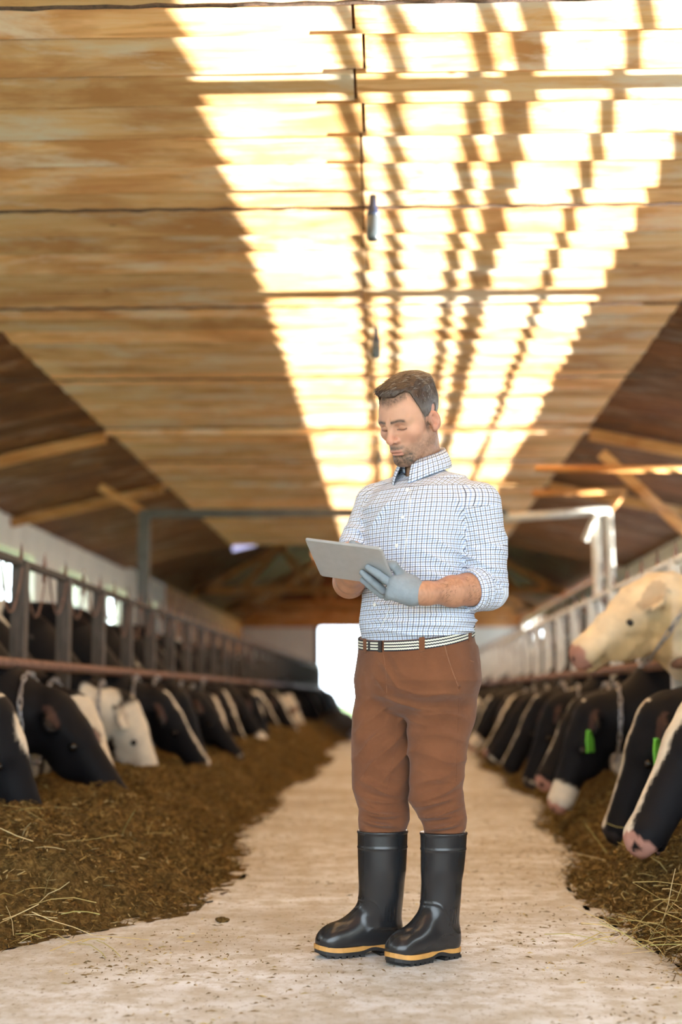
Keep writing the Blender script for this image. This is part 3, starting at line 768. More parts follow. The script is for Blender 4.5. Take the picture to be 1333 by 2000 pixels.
# left row, heads towards +x ; reach = how far the muzzle comes past the fence is set by x
LC = [(6.22, -.05, -3, 'down', 'star', ()), (7.30, .02, -2, 'out', 'tip', ()), (8.32, -.10, -3, 'right', 'white', (1,)), (9.36, -.05, 3, 'down', 'half', ()), (10.4, 0, 0, 'left', 'stripe', ()), (11.5, -.05, -2, 'down', 'tip', ()), (12.55, .03, 4, 'out', 'tip', ()), (13.6, -.02, -3, 'right', 'blaze', ())]
pats = ['tip', 'blaze', 'stripe', 'tip', 'white', 'half', 'star', 'tip', 'muzzle', 'tip']
rc = random.Random(5)
COMBO = [('out', 'tip'), ('down', 'half'), ('right', 'blaze'), ('left', 'stripe'), ('down', 'tip'), ('right', 'white'), ('out', 'muzzle'), ('left', 'blaze'), ('down', 'star')]
i = 0
while P0+(i+6.5)*PITCHY < 41.5:
    po, pa = COMBO[(i*4+rc.randrange(3)) % len(COMBO)]
    LC.append((P0+(i+6.0)*PITCHY+rc.uniform(-.08, .08)+.2, rc.uniform(-.12, .05), rc.uniform(-2.5, 2.5), po, pa, ())); i += 1
for i, (y, dx, rz, po, pa, tg) in enumerate(LC):
    cow(-2.05+dx, y, R_(rz), po, pa, 'black cow, %s, %s from front, left row' % (PATTXT[pa], ORD[i]), 'cows along the left fence', tg, rc.uniform(.97, 1.04), i < 9)
RC = [(5.66, .0, 2, 'left', 'blaze', (1, -1)), (6.64, .02, -1, 'down', 'stripe', (-1, 1)), (8.38, -.05, 0, 'down', 'muzzle', (1,)), (9.42, .02, 3, 'left', 'half', (1, -1)), (10.45, 0, -4, 'down', 'tip', ()), (11.5, .0, 4, 'right', 'stripe', ())]
i = 0
while 12.6+i*1.07 < 41.0:
    po, pa = COMBO[(i*5+rc.randrange(3)) % len(COMBO)]
    RC.append((12.6+i*1.07+rc.uniform(-.08, .08), rc.uniform(-.05, .02), rc.uniform(-2.5, 2.5), po, pa, (1,) if i in (1, 4) else ())); i += 1
for i, (y, dx, rz, po, pa, tg) in enumerate(RC):
    cow(1.55+dx, y, R_(180+rz), po, pa, 'black cow, %s, %s from front, right row' % (PATTXT[pa], ORD[i]), 'cows along the right fence', tg, rc.uniform(.94, .99), i < 9)
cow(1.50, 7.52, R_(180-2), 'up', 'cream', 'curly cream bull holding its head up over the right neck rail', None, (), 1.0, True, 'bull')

# ================================================================== the man
man = empty('person', (.06, 4.47, 0)); tag(man, 'man in checked shirt, brown trousers and black rubber boots looking down at a tablet', 'person')
MO = np.array([.06, 4.47, 0.0])
def A(px, py, Y): return at(px, py, Y)-MO          # a measured place in the man's own frame
def lin(*c): return np.array([((v/255+.055)/1.055)**2.4 if v > 10 else v/255/12.92 for v in c])
def frame(theta):                                   # columns: his right, forward, up
    s, c = math.sin(R_(theta)), math.cos(R_(theta))
    return np.array([[-c, -s, 0], [s, -c, 0], [0, 0, 1.0]])
class Loft:
    """tube along z with ellipse stations: z, centre x, centre y, half width a (his right), half depth b (forward), heading"""
    def __init__(s, st):
        st = sorted(st); s.z, s.cx, s.cy, s.a, s.b, s.th = [np.array([r[k] for r in st]) for k in range(6)]
    def loc(s, p):
        z = np.clip(p[..., 2], s.z[0], s.z[-1]); I = lambda q: np.interp(z, s.z, q)
        th = np.radians(I(s.th)); dx = p[..., 0]-I(s.cx); dy = p[..., 1]-I(s.cy); sn, cs = np.sin(th), np.cos(th)
        return -cs*dx+sn*dy, -sn*dx-cs*dy, I(s.a), I(s.b)
    def d(s, p, pw=2.2):
        x, y, a, b = s.loc(p); r = (np.abs(x/a)**pw+np.abs(y/b)**pw)**(1/pw)
        e = (r-1)*np.minimum(a, b)*(.6+.4*np.clip(r, .3, 1.2)); over = np.maximum(p[..., 2]-s.z[-1], s.z[0]-p[..., 2])
        return np.maximum(e, over)
def loft_px(rows, Y, th, ratio=1.0, k_th=None):
    st = []
    for r in rows:
        y, l, rr_ = r[:3]; Yc = r[3] if len(r) > 3 else Y; t = th if not callable(th) else th(y); rt = ratio if not callable(ratio) else float(ratio(y))
        pl, pr = A(l, y, Yc), A(rr_, y, Yc); c = (pl+pr)/2; w = (pr-pl)[0]/2
        # keep the projected half width w for an ellipse turned by t with depth = ratio * width
        s_, c_ = math.sin(R_(t)), math.cos(R_(t)); a = w/math.sqrt(c_*c_+(rt*s_)**2)
        st.append((c[2], c[0], c[1], a, a*rt, t))
    return Loft(st)

# ---- skeleton places
SL, SR = A(938, 985, 4.36), A(733, 985, 4.60)
EL, ER = A(948, 1150, 4.37), A(683, 1136, 4.50)
WL_, WRI = A(832, 1159, 4.20), A(690, 1122, 4.345)

# ---- head: built in its own frame (x his right, y out of the face, z up), then turned
HS = 1.07; HTH, HPI = 41, 24
Fm = frame(HTH); Mhd = Fm@np.array(Matrix.Rotation(R_(-HPI), 3, 'X'))@np.array(Matrix.Rotation(R_(-4), 3, 'Y'))
HO = A(802, 820, 4.44)
def to_head(p): return ((p-HO)@Mhd)/HS
def sy(q): r = q.copy(); r[..., 0] = np.abs(r[..., 0]); return r
EARM = rotm(-10, 0, 0)@rotm(0, 0, 18)
def head_d(q, raw=False):
    s = sy(q)
    d = ell(q, (0, -.012, .048), (.0765, .097, .083))
    d = smin(d, ell(q, (0, .028, .012), (.0695, .071, .070)), .03)
    d = smin(d, ell(q, (0, .040, -.050), (.050, .052, .065)), .03)
    d = smin(d, cone(s, (.054, -.008, -.050), (.020, .062, -.104), .017, .017), .026)
    d = smin(d, ell(q, (0, .074, -.104), (.024, .017, .018)), .018)
    d = smin(d, ell(s, (.045, .057, -.022), (.022, .022, .017)), .022)          # cheek bones
    d = smin(d, cone(s, (.046, .073, .018), (.010, .092, .015), .0105, .0105), .012)   # brow
    d = smax(d, -ell(s, (.030, .099, -.002), (.018, .020, .0125)), .010)        # eye sockets
    d = smin(d, ell(s, (.0315, .0705, -.002), (.0165, .0155, .0125)), .004)     # lids over the eyes
    d = smin(d, cone(q, (0, .090, .012), (0, .112, -.030), .0080, .0100), .010)  # nose
    d = smin(d, ell(q, (0, .112, -.034), (.0098, .0110, .0095)), .008)
    d = smin(d, ell(s, (.0140, .098, -.038), (.0075, .012, .0080)), .006)
    d = smax(d, -ell(s, (.0075, .107, -.0465), (.0045, .0065, .004)), .003)
    d = smin(d, ell(q, (0, .082, -.067), (.030, .020, .014)), .014)             # muzzle
    d = smin(d, ell(q, (0, .0945, -.0690), (.021, .0075, .0042)), .005)         # lips
    d = smin(d, ell(q, (0, .0925, -.0790), (.018, .0080, .0052)), .005)
    d = smax(d, -ell(q, (0, .1025, -.0738), (.024, .010, .0012)), .003)
    d = smax(d, -ell(q, (0, .101, -.090), (.018, .009, .005)), .008)            # under the lip
    d = smax(d, -cone(s, (.020, .103, -.046), (.033, .088, -.070), .004, .004), .008)   # cheek fold
    d = smax(d, -cone(s, (.006, .101, .018), (.007, .0985, .030), .0006, .0005), .003)   # frown
    e = ell(s, (.0790, -.016, -.010), (.0070, .0185, .0290), EARM)
    e = smax(e, -ell(s, (.0860, -.011, -.006), (.0085, .0105, .0180), EARM), .004)
    e = smin(e, ell(s, (.0735, .000, -.014), (.006, .004, .008)), .004)
    e = smin(e, ell(s, (.0775, -.008, -.034), (.006, .0085, .010)), .008)
    return smin(d, e, .007)
NB = A(830, 925, 4.49)
def body_d(p):
    q = to_head(p)
    d = head_d(q)*HS
    neck_top = HO+Mhd@np.array([0, -.030, -.05])*HS
    d = smin(d, cone(p, neck_top, NB, .057, .058), .022)
    d = smin(d, cone(p, HO+Mhd@np.array([-.045, -.02, -.06])*HS, NB+np.array([-.01, -.045, .0]), .016, .014), .02)
    d = smin(d, cone(p, NB, NB+np.array([0, .02, -.10]), .058, .07), .02)
    return d
V, Q = sdf_mesh(body_d, HO+[-.17, -.19, -.24], HO+[.17, .19, .17], .0024)
q = to_head(V); ax_ = np.abs(q[:, 0])
skin = lin(196, 148, 122)
C = np.tile(skin, (len(V), 1))
def blend(C, m, col): m = np.clip(m, 0, 1)[:, None]; return C*(1-m)+np.asarray(col)*m
C *= (1+.07*fbm(q, 55, 2, 1))[:, None]
C = blend(C, .22*np.exp(-(((ax_-.045)/.022)**2+((q[:, 2]+.030)/.022)**2+((q[:, 1]-.07)/.04)**2)), lin(212, 125, 105))   # cheeks
C = blend(C, .35*np.exp(-((q[:, 0]/.018)**2+((q[:, 2]+.032)/.018)**2))*(q[:, 1] > .09), lin(210, 130, 115))
ear = np.exp(-((ax_-.082)/.012)**2)*(np.abs(q[:, 1]+.012) < .03)*(np.abs(q[:, 2]+.008) < .045); C = blend(C, .4*ear, lin(200, 118, 98))
# beard: moustache, chin, jaw line
nb = .25*vnoise(q, 420, 2)+.2*vnoise(q, 150, 5)
chinb = sstep(-.066, -.086, q[:, 2])*sstep(.055, .035, ax_)*sstep(.030, .055, q[:, 1])
stache = np.exp(-((q[:, 2]+.0595)/.0065)**2)*sstep(.034, .022, ax_)*(q[:, 1] > .06)
corner_ = np.exp(-(((ax_-.030)/.008)**2+((q[:, 2]+.076)/.018)**2))*(q[:, 1] > .05)
jaw = sstep(-.030, -.062, q[:, 2]+.25*(q[:, 1]-.03))*sstep(-.055, -.02, q[:, 1]+.3*(q[:, 2]+.06)*0)*sstep(.02, .045, ax_)*(q[:, 2] > -.128)
side_ = np.exp(-((q[:, 1]-.010)/.014)**2)*sstep(.055, .065, ax_)*sstep(.03, .01, q[:, 2])*sstep(-.08, -.05, q[:, 2])
bm = np.maximum.reduce([1.0*chinb, .95*stache, .9*corner_, .58*jaw, .5*side_])
under = sstep(-.112, -.125, q[:, 2]); bm = bm*(1-.55*under)
lip = (np.abs(q[:, 2]+.0745) < .0095)*(ax_ < .0215)*(q[:, 1] > .088); bm = np.where(lip, 0, bm)
C = blend(C, bm*(.80+nb), lin(72, 61, 52))
C = blend(C, lip*.7, lin(184, 122, 108))
# brows, lash line, shaved sides
browm = np.exp(-(((q[:, 2]-(.0205+.10*(ax_-.028)*(ax_ < .034)-.35*np.maximum(ax_-.038, 0)))/.0050)**2))*sstep(.006, .012, ax_)*sstep(.054, .046, ax_)*(q[:, 1] > .055)
C = blend(C, browm*(.95+.5*nb), lin(60, 44, 35))
lash = np.exp(-(((q[:, 2]+.0085+12*(ax_-.0315)**2*-1)/.0023)**2))*(np.abs(ax_-.0315) < .0155)*(q[:, 1] > .066)
C = blend(C, lash*.95, lin(52, 34, 28))
C = blend(C, .35*np.exp(-(((ax_-.030)/.016)**2+((q[:, 2]+.004)/.010)**2))*(q[:, 1] > .06), lin(160, 105, 85))
az = np.degrees(np.arctan2(ax_, q[:, 1]-.0))
def hairline(az): return np.interp(az, [0, 15, 30, 42, 52, 60, 67, 74, 82, 90, 96, 102, 112, 122, 140, 160, 180], [.081, .083, .091, .097, .080, .055, .022, -.008, -.028, -.026, .012, .032, .034, .0, -.045, -.065, -.070])
hl = hairline(az)+.004*vnoise(q, 90, 3)
shave = sstep(-.020, .008, q[:, 2]-hl+.012*(az < 42))*(~(ear > .35)); C = blend(C, shave*(.72+nb), lin(84, 68, 56))
me = mesh_np('head', V, Q); heads = (V, Q, C)

# ---- forearms (bare below the rolled sleeves), joined with the head into one body
def arm_l(p):
    d = chain(p, [EL+[.004, .0, .06], EL, EL*.45+WL_*.55, WL_, WL_+(WL_-EL)*.12], [.042, .044, .042, .030, .029], .03)
    return smin(d, ell(p, EL*.75+WL_*.25+np.array([0, 0, .004]), (.072, .042, .044)), .03)
def arm_r(p):
    return chain(p, [ER+[.012, .0, .08], ER, ER*.45+WRI*.55, WRI, WRI+(WRI-ER)*.12], [.052, .047, .043, .030, .029], .03)
def lump(f, pts, pad, h):
    pts = np.array(pts); return sdf_mesh(f, pts.min(0)-pad, pts.max(0)+pad, h)
Va, Qa = lump(arm_l, [EL, WL_, EL+[0, 0, .1]], .075, .004); Vb, Qb = lump(arm_r, [ER, WRI, ER+[0, 0, .1]], .075, .004)
def arm_col(V, a, b, s):
    n = np.clip(.5+.9*vnoise(V@np.array([[1, 0, 0], [0, 1, 0], [0, 0, .3]]), 260, s), 0, 1)*np.clip(.6+.6*fbm(V, 22, 2, s), 0, 1)
    c = np.tile(lin(188, 138, 110), (len(V), 1))*(1+.08*fbm(V, 30, 2, s))[:, None]
    return blend(c, .42*n, lin(120, 82, 58))
allV = np.concatenate([heads[0], Va, Vb]); allQ = np.concatenate([heads[1], Qa+len(V), Qb+len(V)+len(Va)])
allC = np.concatenate([heads[2], arm_col(Va, EL, WL_, 3), arm_col(Vb, ER, WRI, 5)])
me = mesh_np('body', allV, allQ); set_col(me, np.clip(allC, .004, 1))
M['skin'] = attr_mat('skin', .48, .18, 420, .4, 0, .12)
link('body', me, M['skin'], man)
# hairs of the left forearm
r = random.Random(2); bh = MB(); ax1 = Vector(WL_-EL)
for _ in range(420):
    t = r.uniform(.02, .92); a = r.uniform(-2.4, 1.2); c = Vector(EL)+ax1*t; rad = float(np.interp(t, [0, .25, .55, 1], [.049, .050, .044, .031]))
    u = Vector((0, 0, 1)); w = ax1.normalized().cross(u).normalized(); u = w.cross(ax1.normalized())
    nrm = (u*math.cos(a)+w*math.sin(a)); p0 = c+nrm*(rad*.98); d = (ax1.normalized()*.9+Vector((r.gauss(0, .3), r.gauss(0, .3), r.gauss(-.3, .3)))).normalized()
    bh.tube([p0, p0+d*.008+nrm*.002, p0+d*.016+nrm*.001], [.00035, .0003, .0001], 3, False)
M['armhair'] = simple('arm hair', (.10, .06, .035), .6); bh.build('arm_hair', M['armhair'], man)

# ---- hair
def hair_d(p):
    q = to_head(p); az = np.degrees(np.arctan2(np.abs(q[..., 0]), q[..., 1]))
    up = sstep(.045, .10, q[..., 2])
    d = smin(ell(q, (0, -.012, .048), (.0785, .0995, .0855)), ell(q, (0, .020, .030), (.0735, .055, .06)), .02)-.004*up-.001
    d = smin(d, ell(q, (.010, .042, .103), (.056, .040, .021)), .02)
    d = smin(d, ell(q, (-.005, -.035, .108), (.055, .06, .020)), .03)
    st = vnoise(np.stack([q[..., 0]*190, q[..., 1]*42, q[..., 2]*60], -1), 1.0, 4); d = d+.0022*st*up+.0006*vnoise(q, 300, 2)
    return smax(d, (hairline(az)+.004+.006*vnoise(q, 70, 6)-q[..., 2])*.7, .004)*HS
V, Q = sdf_mesh(hair_d, HO+[-.15, -.16, -.12], HO+[.15, .16, .19], .0026)
q = to_head(V); grey = sstep(.02, -.06, q[:, 1])*.5+.55*sstep(.075, .03, q[:, 2])
sn = vnoise(np.stack([q[:, 0]*260, q[:, 1]*60, q[:, 2]*90], -1), 1.0, 9)
C = blend(np.tile(lin(66, 50, 41), (len(V), 1)), grey*(.55+.4*sn), lin(112, 106, 102)); C = blend(C, .35*sstep(.2, .8, sn), lin(110, 86, 66))
me = mesh_np('hair', V, Q); set_col(me, np.clip(C, .004, 1)); M['hair'] = attr_mat('hair', .42, .3, 500, .5)
ho = link('hair', me, M['hair'], man)
# combed strands over the cap
up_i = np.where(q[:, 2] > .055)[0]; pick = RNG.choice(up_i, 2600); sv = []; sf = []; scol = []
nor = np.zeros((len(me.vertices), 3), np.float32); me.vertices.foreach_get('normal', nor.ravel()) if False else None
nor = np.array([v.normal[:] for v in me.vertices])
for i in pick:
    p = V[i]; n = nor[i]; qq = q[i]
    if n[2] < -.1: continue
    flow = Mhd@np.array([.55, .85, -.05]) if qq[2] > .095 and qq[1] > -.055 else Mhd@np.array([.05*np.sign(qq[0]), -.15 if qq[1] < -.02 else .35, -.9])
    flow = flow+RNG.normal(0, .16, 3); flow -= n*(flow@n)*.9; flow /= np.linalg.norm(flow)+1e-6
    L = RNG.uniform(.014, .030) if qq[2] > .09 else RNG.uniform(.006, .012)
    w = np.cross(flow, n)*.00055; b0 = len(sv); k = RNG.uniform(.0005, .0028)
    sv += [p-w, p+w, p+flow*L*.5+n*k+w, p+flow*L*.5+n*k-w, p+flow*L+n*k*.4]
    sf += [(b0, b0+1, b0+2, b0+3), (b0+3, b0+2, b0+4)]
    c = lin(70, 53, 43)*RNG.uniform(.5, 1.7) if RNG.random() > .14+.25*(qq[1] < -.01) else lin(150, 144, 138)*RNG.uniform(.6, 1.1)
    scol += [c]*5
sm_ = mesh_np('strands', np.array(sv), sf, True); set_col(sm_, np.clip(np.array(scol), .004, 1)); link('strands', sm_, M['hair'], ho)

# ---- trousers
zb0 = A(800, 1243, 4.5)[2]
TH_P = 44
pel = loft_px([(1215, 706, 918), (1243, 707, 921), (1270, 706, 927), (1300, 702, 932), (1330, 699, 934), (1355, 709, 923), (1376, 730, 902), (1392, 758, 878), (1402, 785, 850)], 4.50, TH_P, .78)
legR = loft_px([(1270, 712, 812), (1330, 700, 806), (1400, 690, 800), (1450, 688, 805), (1500, 689, 806), (1540, 690, 801), (1562, 696, 796), (1580, 702, 799), (1600, 701, 800), (1616, 702, 795), (1628, 706, 789), (1670, 711, 785)], 4.545, 55, lambda y: np.interp(y, [1270, 1400, 1480], [1.25, 1.18, 1.06]))
legL = loft_px([(1270, 826, 930), (1330, 815, 932), (1400, 799, 929), (1450, 797, 914), (1500, 802, 908), (1540, 801, 904), (1562, 799, 906), (1580, 810, 909), (1600, 822, 912), (1618, 829, 910), (1630, 831, 904), (1670, 835, 900)], 4.475, 50, lambda y: np.interp(y, [1270, 1400, 1480], [1.25, 1.18, 1.06]))
def belt_plane(p):    # height of the belt's middle, tilted down towards the buckle
    x, y, a, b = pel.loc(p); return zb0-.030*y/.13+.004*x/.15
FLY0, FLY1 = A(752, 1262, 4.40), A(757, 1360, 4.42)
def folds(p, terms, gain=2.1):
    r = 0; wob = .35*vnoise(p, 9, 3)
    for (c, ax, lam, amp, wid) in terms:      # a group of soft creases: centre, wave direction, wavelength, depth, reach
        c = np.asarray(c); v = p-c; u = v@(np.asarray(ax)/np.linalg.norm(ax)); w = np.exp(-(v*v).sum(-1)/(wid*wid))
        r = r+gain*amp*w*(1.5*np.abs(np.sin(np.pi*(u/lam+wob)))**.8-1.0)
    return r
TF = [(A(745, 1585, 4.46), (.25, .1, 1), .036, .0045, .06), (A(860, 1590, 4.40), (-.3, .1, 1), .036, .0048, .065), (A(745, 1540, 4.46), (.5, 0, 1), .05, .004, .06), (A(858, 1550, 4.40), (-.45, 0, 1), .05, .004, .06),
      (A(800, 1375, 4.38), (.3, 0, 1), .045, .0035, .08), (A(730, 1400, 4.42), (-.5, 0, 1), .05, .003, .07), (A(870, 1400, 4.36), (.15, 0, 1), .055, .003, .09), (A(765, 1320, 4.38), (.8, 0, .6), .04, .0025, .05), (A(745, 1470, 4.46), (-.8, 0, .8), .06, .0035, .09), (A(870, 1480, 4.40), (.2, 0, 1), .06, .0025, .09),
      (A(745, 1612, 4.46), (.1, 0, 1), .03, .004, .045), (A(870, 1615, 4.40), (-.1, 0, 1), .03, .004, .045)]
def trousers(p):
    d = pel.d(p, 2.3); d = smin(d, smin(legR.d(p), legL.d(p), .012), .03)
    d = smin(d, ell(p, A(872, 1345, 4.60), (.085, .085, .09)), .05)
    d = d + folds(p, TF, 3.0)+.0016*fbm(p, 26, 2, 6)
    d = smax(d, p[..., 2]-(belt_plane(p)+.016), .003)
    # pocket slit on his left hip
    d = smax(d, -cone(p, PK0, PK1, .0022, .0022), .003)
    return d
PK0, PK1 = A(868, 1252, 4.385), A(898, 1346, 4.365)
# push the pocket line to the surface
def on_surface(f, p, n=12):
    p = np.asarray(p, float).copy()
    for _ in range(n):
        e = 1e-3; g = np.array([(f(p[None]+np.eye(3)[k]*e)-f(p[None]-np.eye(3)[k]*e))[0]/(2*e) for k in range(3)]); p -= g*f(p[None])[0]/max(g@g, .1)
    return p
base_t = lambda p: smin(pel.d(p, 2.3), smin(legR.d(p), legL.d(p), .012), .03)
def to_front(f, px, py, Y0=4.20, Y1=4.62):
    """the surface point that stands behind a measured place: march away from the lens"""
    ys = np.linspace(Y0, Y1, 240); P = np.array([A(px, py, y) for y in ys]); d = f(P); i = np.where(d < 0)[0]
    return P[i[0]] if len(i) else P[np.argmin(d)]
PK0 = to_front(base_t, 868, 1252); PK1 = to_front(base_t, 898, 1346)
ptl = np.array([pel.z[0], legR.z[0], legL.z[0]])
V, Q = sdf_mesh(trousers, (-.27, -.22, .33), (.27, .26, 1.06), .0044)
m, nt, b = new_mat('brown cotton')
v = coords(nt, 'Object'); nA = noise(nt, v, 9, 4, .6); nB = noise(nt, v, 700, 2); nC = noise(nt, coords(nt, 'Object', (1, 1, 3.5)), 22, 5, .65, .5)
c = ramp(nt, nA, [(.3, (.135, .050, .021)), (.7, (.188, .072, .031))]); c = mix(nt, ramp(nt, nC, [(.60, (0, 0, 0)), (.78, (.35,)*3)]), c, (.26, .12, .06))
nt.links.new(c, b.inputs['Base Color']); b.inputs['Roughness'].default_value = .85; b.inputs['Specular IOR Level'].default_value = .2; b.inputs['Sheen Weight'].default_value = .15
bump(nt, b, mix(nt, .5, nB, nC), .35, .003); M['chino'] = m
tro = link('trousers', mesh_np('trousers', V, Q), M['chino'], man)
M['stitch'] = simple('pale stitching', (.25, .11, .055), .8, bmp=.1)
def seam(name, f, pix, rad, mat, parent, lift=.0006):
    pts = [to_front(f, x, y)+np.array([0, -lift, 0]) for x, y in pix]
    MB().tube([tuple(p) for p in pts], rad, 5).build(name, mat, parent, None, True)
seam('pocket_edge', trousers, [(868+30*t**1.3, 1252+94*t) for t in np.linspace(0, 1, 14)], .0015, M['stitch'], tro)
seam('fly_seam', trousers, [(747+5*math.sin(t*3)+8*t*t, 1266+88*t) for t in np.linspace(0, 1, 14)], .0008, M['stitch'], tro)
seam('side_seam', trousers, [(898-6*t, 1346+180*t) for t in np.linspace(0, 1, 20)], .0011, M['chino'], tro)
seam('inseam', trousers, [(778-14*t-8*t*t, 1400+150*t) for t in np.linspace(0, 1, 20)], .0009, M['chino'], tro)
seam('back_pocket', trousers, [(918+8*t, 1290+3*t) for t in np.linspace(0, 1, 5)], .0018, M['stitch'], tro)

# ---- belt
def ring(f, z_off, half, out, a0, a1, n, thick):
    """a strap that runs round the waist between two angles"""
    V = []; F = []
    for i in range(n):
        an = R_(a0+(a1-a0)*i/(n-1)); cz = zb0
        c = np.array([np.interp(cz, pel.z, pel.cx), np.interp(cz, pel.z, pel.cy), cz]); Fr = frame(TH_P)
        dirv = Fr@np.array([math.sin(an), math.cos(an), 0]); lo_, hi_ = .02, .32
        for _ in range(26):
            mid = (lo_+hi_)/2; P = c+dirv*mid; P[2] = belt_plane(P[None])[0]
            if base_t(P[None])[0] < 0: lo_ = mid
            else: hi_ = mid
        P = c+dirv*lo_; z = belt_plane(P[None])[0]+z_off
        for k, (o, zz) in enumerate(((out, -half), (out+thick, -half*.95), (out+thick, half*.95), (out, half))):
            V.append((*(P+dirv*o)[:2], z+zz))
    for i in range(n-1):
        for k in range(4): F.append((4*i+k, 4*i+4+k, 4*i+4+(k+1) % 4, 4*i+(k+1) % 4))
    F += [(3, 2, 1, 0), tuple(4*(n-1)+k for k in range(4))]
    return MB().add(V, F)
m, nt, b = new_mat('striped webbing')
uvn = N(nt, 'ShaderNodeUVMap', uv_map='strap'); sp = N(nt, 'ShaderNodeSeparateXYZ'); nt.links.new(uvn.outputs[0], sp.inputs[0])
wv = N(nt, 'ShaderNodeMath', operation='MULTIPLY'); wv.inputs[1].default_value = 900; nt.links.new(sp.outputs[0], wv.inputs[0])
sn_ = N(nt, 'ShaderNodeMath', operation='SINE'); nt.links.new(wv.outputs[0], sn_.inputs[0])
am = N(nt, 'ShaderNodeMath', operation='MULTIPLY_ADD'); am.inputs[1].default_value = .022; nt.links.new(sn_.outputs[0], am.inputs[0]); nt.links.new(sp.outputs[1], am.inputs[2])
cc = ramp(nt, am.outputs[0], [(0, (.012, .012, .02)), (.10, (.012, .012, .02)), (.12, (.72, .70, .58)), (.27, (.72, .70, .58)), (.29, (.012, .012, .02)), (.41, (.012, .012, .02)), (.43, (.72, .70, .58)), (.57, (.72, .70, .58)), (.59, (.012, .012, .02)), (.71, (.012, .012, .02)), (.73, (.72, .70, .58)), (.88, (.72, .70, .58)), (.90, (.012, .012, .02))], 'CONSTANT')
nt.links.new(cc, b.inputs['Base Color']); b.inputs['Roughness'].default_value = .85; bump(nt, b, sn_.outputs[0], .3, .001); M['belt'] = m
bm_ = ring(base_t, 0, .0155, .001, 3, 357, 150, .003).me('belt', True)
uv = bm_.uv_layers.new(name='strap')
for l in bm_.loops:
    i = l.vertex_index//4; k = l.vertex_index % 4; uv.data[l.index].uv = (i*.0065, 0 if k < 2 else 1)
bm_.polygons.foreach_set('use_smooth', [False]*len(bm_.polygons))
belt = link('belt', bm_, M['belt'], man)
M['leather'] = simple('dark leather', (.018, .013, .012), .45)
ring(base_t, 0, .0185, .004, 0, 5, 6, .004).build('buckle', M['leather'], belt)
ring(base_t, .0, .016, .0045, 20, 22.5, 4, .003).build('belt_keeper', M['leather'], belt)
for a0 in (-48, 30, -100, 120, 180): ring(base_t, 0, .022, .0042, a0-2.6, a0+2.6, 4, .0028).build('belt_loop', M['chino'], tro)

# ---- shirt
TH_T = 40
torso = loft_px([(1262, 714, 914, 4.50), (1240, 709, 917, 4.49), (1222, 706, 924, 4.48), (1205, 706, 923, 4.48), (1170, 710, 916, 4.48), (1100, 712, 914, 4.475), (1040, 712, 922, 4.47), (990, 716, 930, 4.475), (960, 735, 922, 4.48), (945, 760, 900, 4.485)], 4.48, lambda y: 40 if y < 1150 else 40+4*min(1, (y-1150)/90), .70)
TRZ = NB+np.array([0, 0.010, -.032])
SF = [(A(925, 1110, 4.33), (.5, 0, 1), .030, .0042, .055), (A(960, 1130, 4.33), (.3, 0, 1), .034, .0045, .05), (A(960, 1060, 4.33), (.6, 0, 1), .05, .0035, .07), (A(905, 1040, 4.33), (.9, 0, .8), .06, .0018, .07), (A(900, 990, 4.33), (1, 0, .55), .06, .0016, .06),
      (A(740, 1215, 4.40), (.15, 0, 1), .030, .0045, .06), (A(830, 1222, 4.36), (.08, 0, 1), .030, .0042, .08), (A(905, 1215, 4.40), (-.15, 0, 1), .032, .005, .06), (A(800, 1150, 4.34), (.25, 0, 1), .06, .0035, .10), (A(750, 1000, 4.42), (-.8, 0, .6), .05, .0035, .07), (A(860, 1090, 4.34), (.55, 0, 1), .05, .003, .09), (A(700, 1040, 4.5), (.4, 0, 1), .04, .0035, .06), (A(820, 960, 4.36), (-.5, 0, 1), .06, .0022, .07)]
SLEEVE_L = [SL, SL*.5+EL*.5+np.array([.012, .01, 0]), EL+np.array([.008, .006, -.001]), EL*.86+WL_*.14+np.array([0, 0, -.002])]
SLEEVE_R = [SR, SR*.5+ER*.5+np.array([-.008, .0, 0]), ER+np.array([.006, .01, .055])]
def shirt(p):
    d = torso.d(p, 2.3)
    d = smin(d, chain(p, [SL+[-.012, 0, .0], TRZ, SR+[.012, 0, .0]], [.060, .062, .060], .04), .05)
    sl = chain(p, SLEEVE_L, [.066, .064, .062, .062], .02); sl = smax(sl, ((p-(EL*.80+WL_*.20))@((WL_-EL)/np.linalg.norm(WL_-EL))), .004)
    sr = chain(p, SLEEVE_R, [.064, .060, .058], .02); sr = smax(sr, -(p[..., 2]-(ER[2]+.045)), .004)
    d = smin(d, smin(sl, sr, .01), .028)
    d = d+folds(p, SF)+.0018*fbm(p, 17, 2, 2)
    neckc = NB+np.array([-.004, -.012, .03]); d = smax(d, -ell(p, neckc, (.066, .070, .085)), .006)
    return smax(d, (belt_plane(p)-.012)-p[..., 2], .003)
V, Q = sdf_mesh(shirt, (-.30, -.25, .93), (.29, .27, 1.60), .0040)
me = mesh_np('shirt', V, Q)
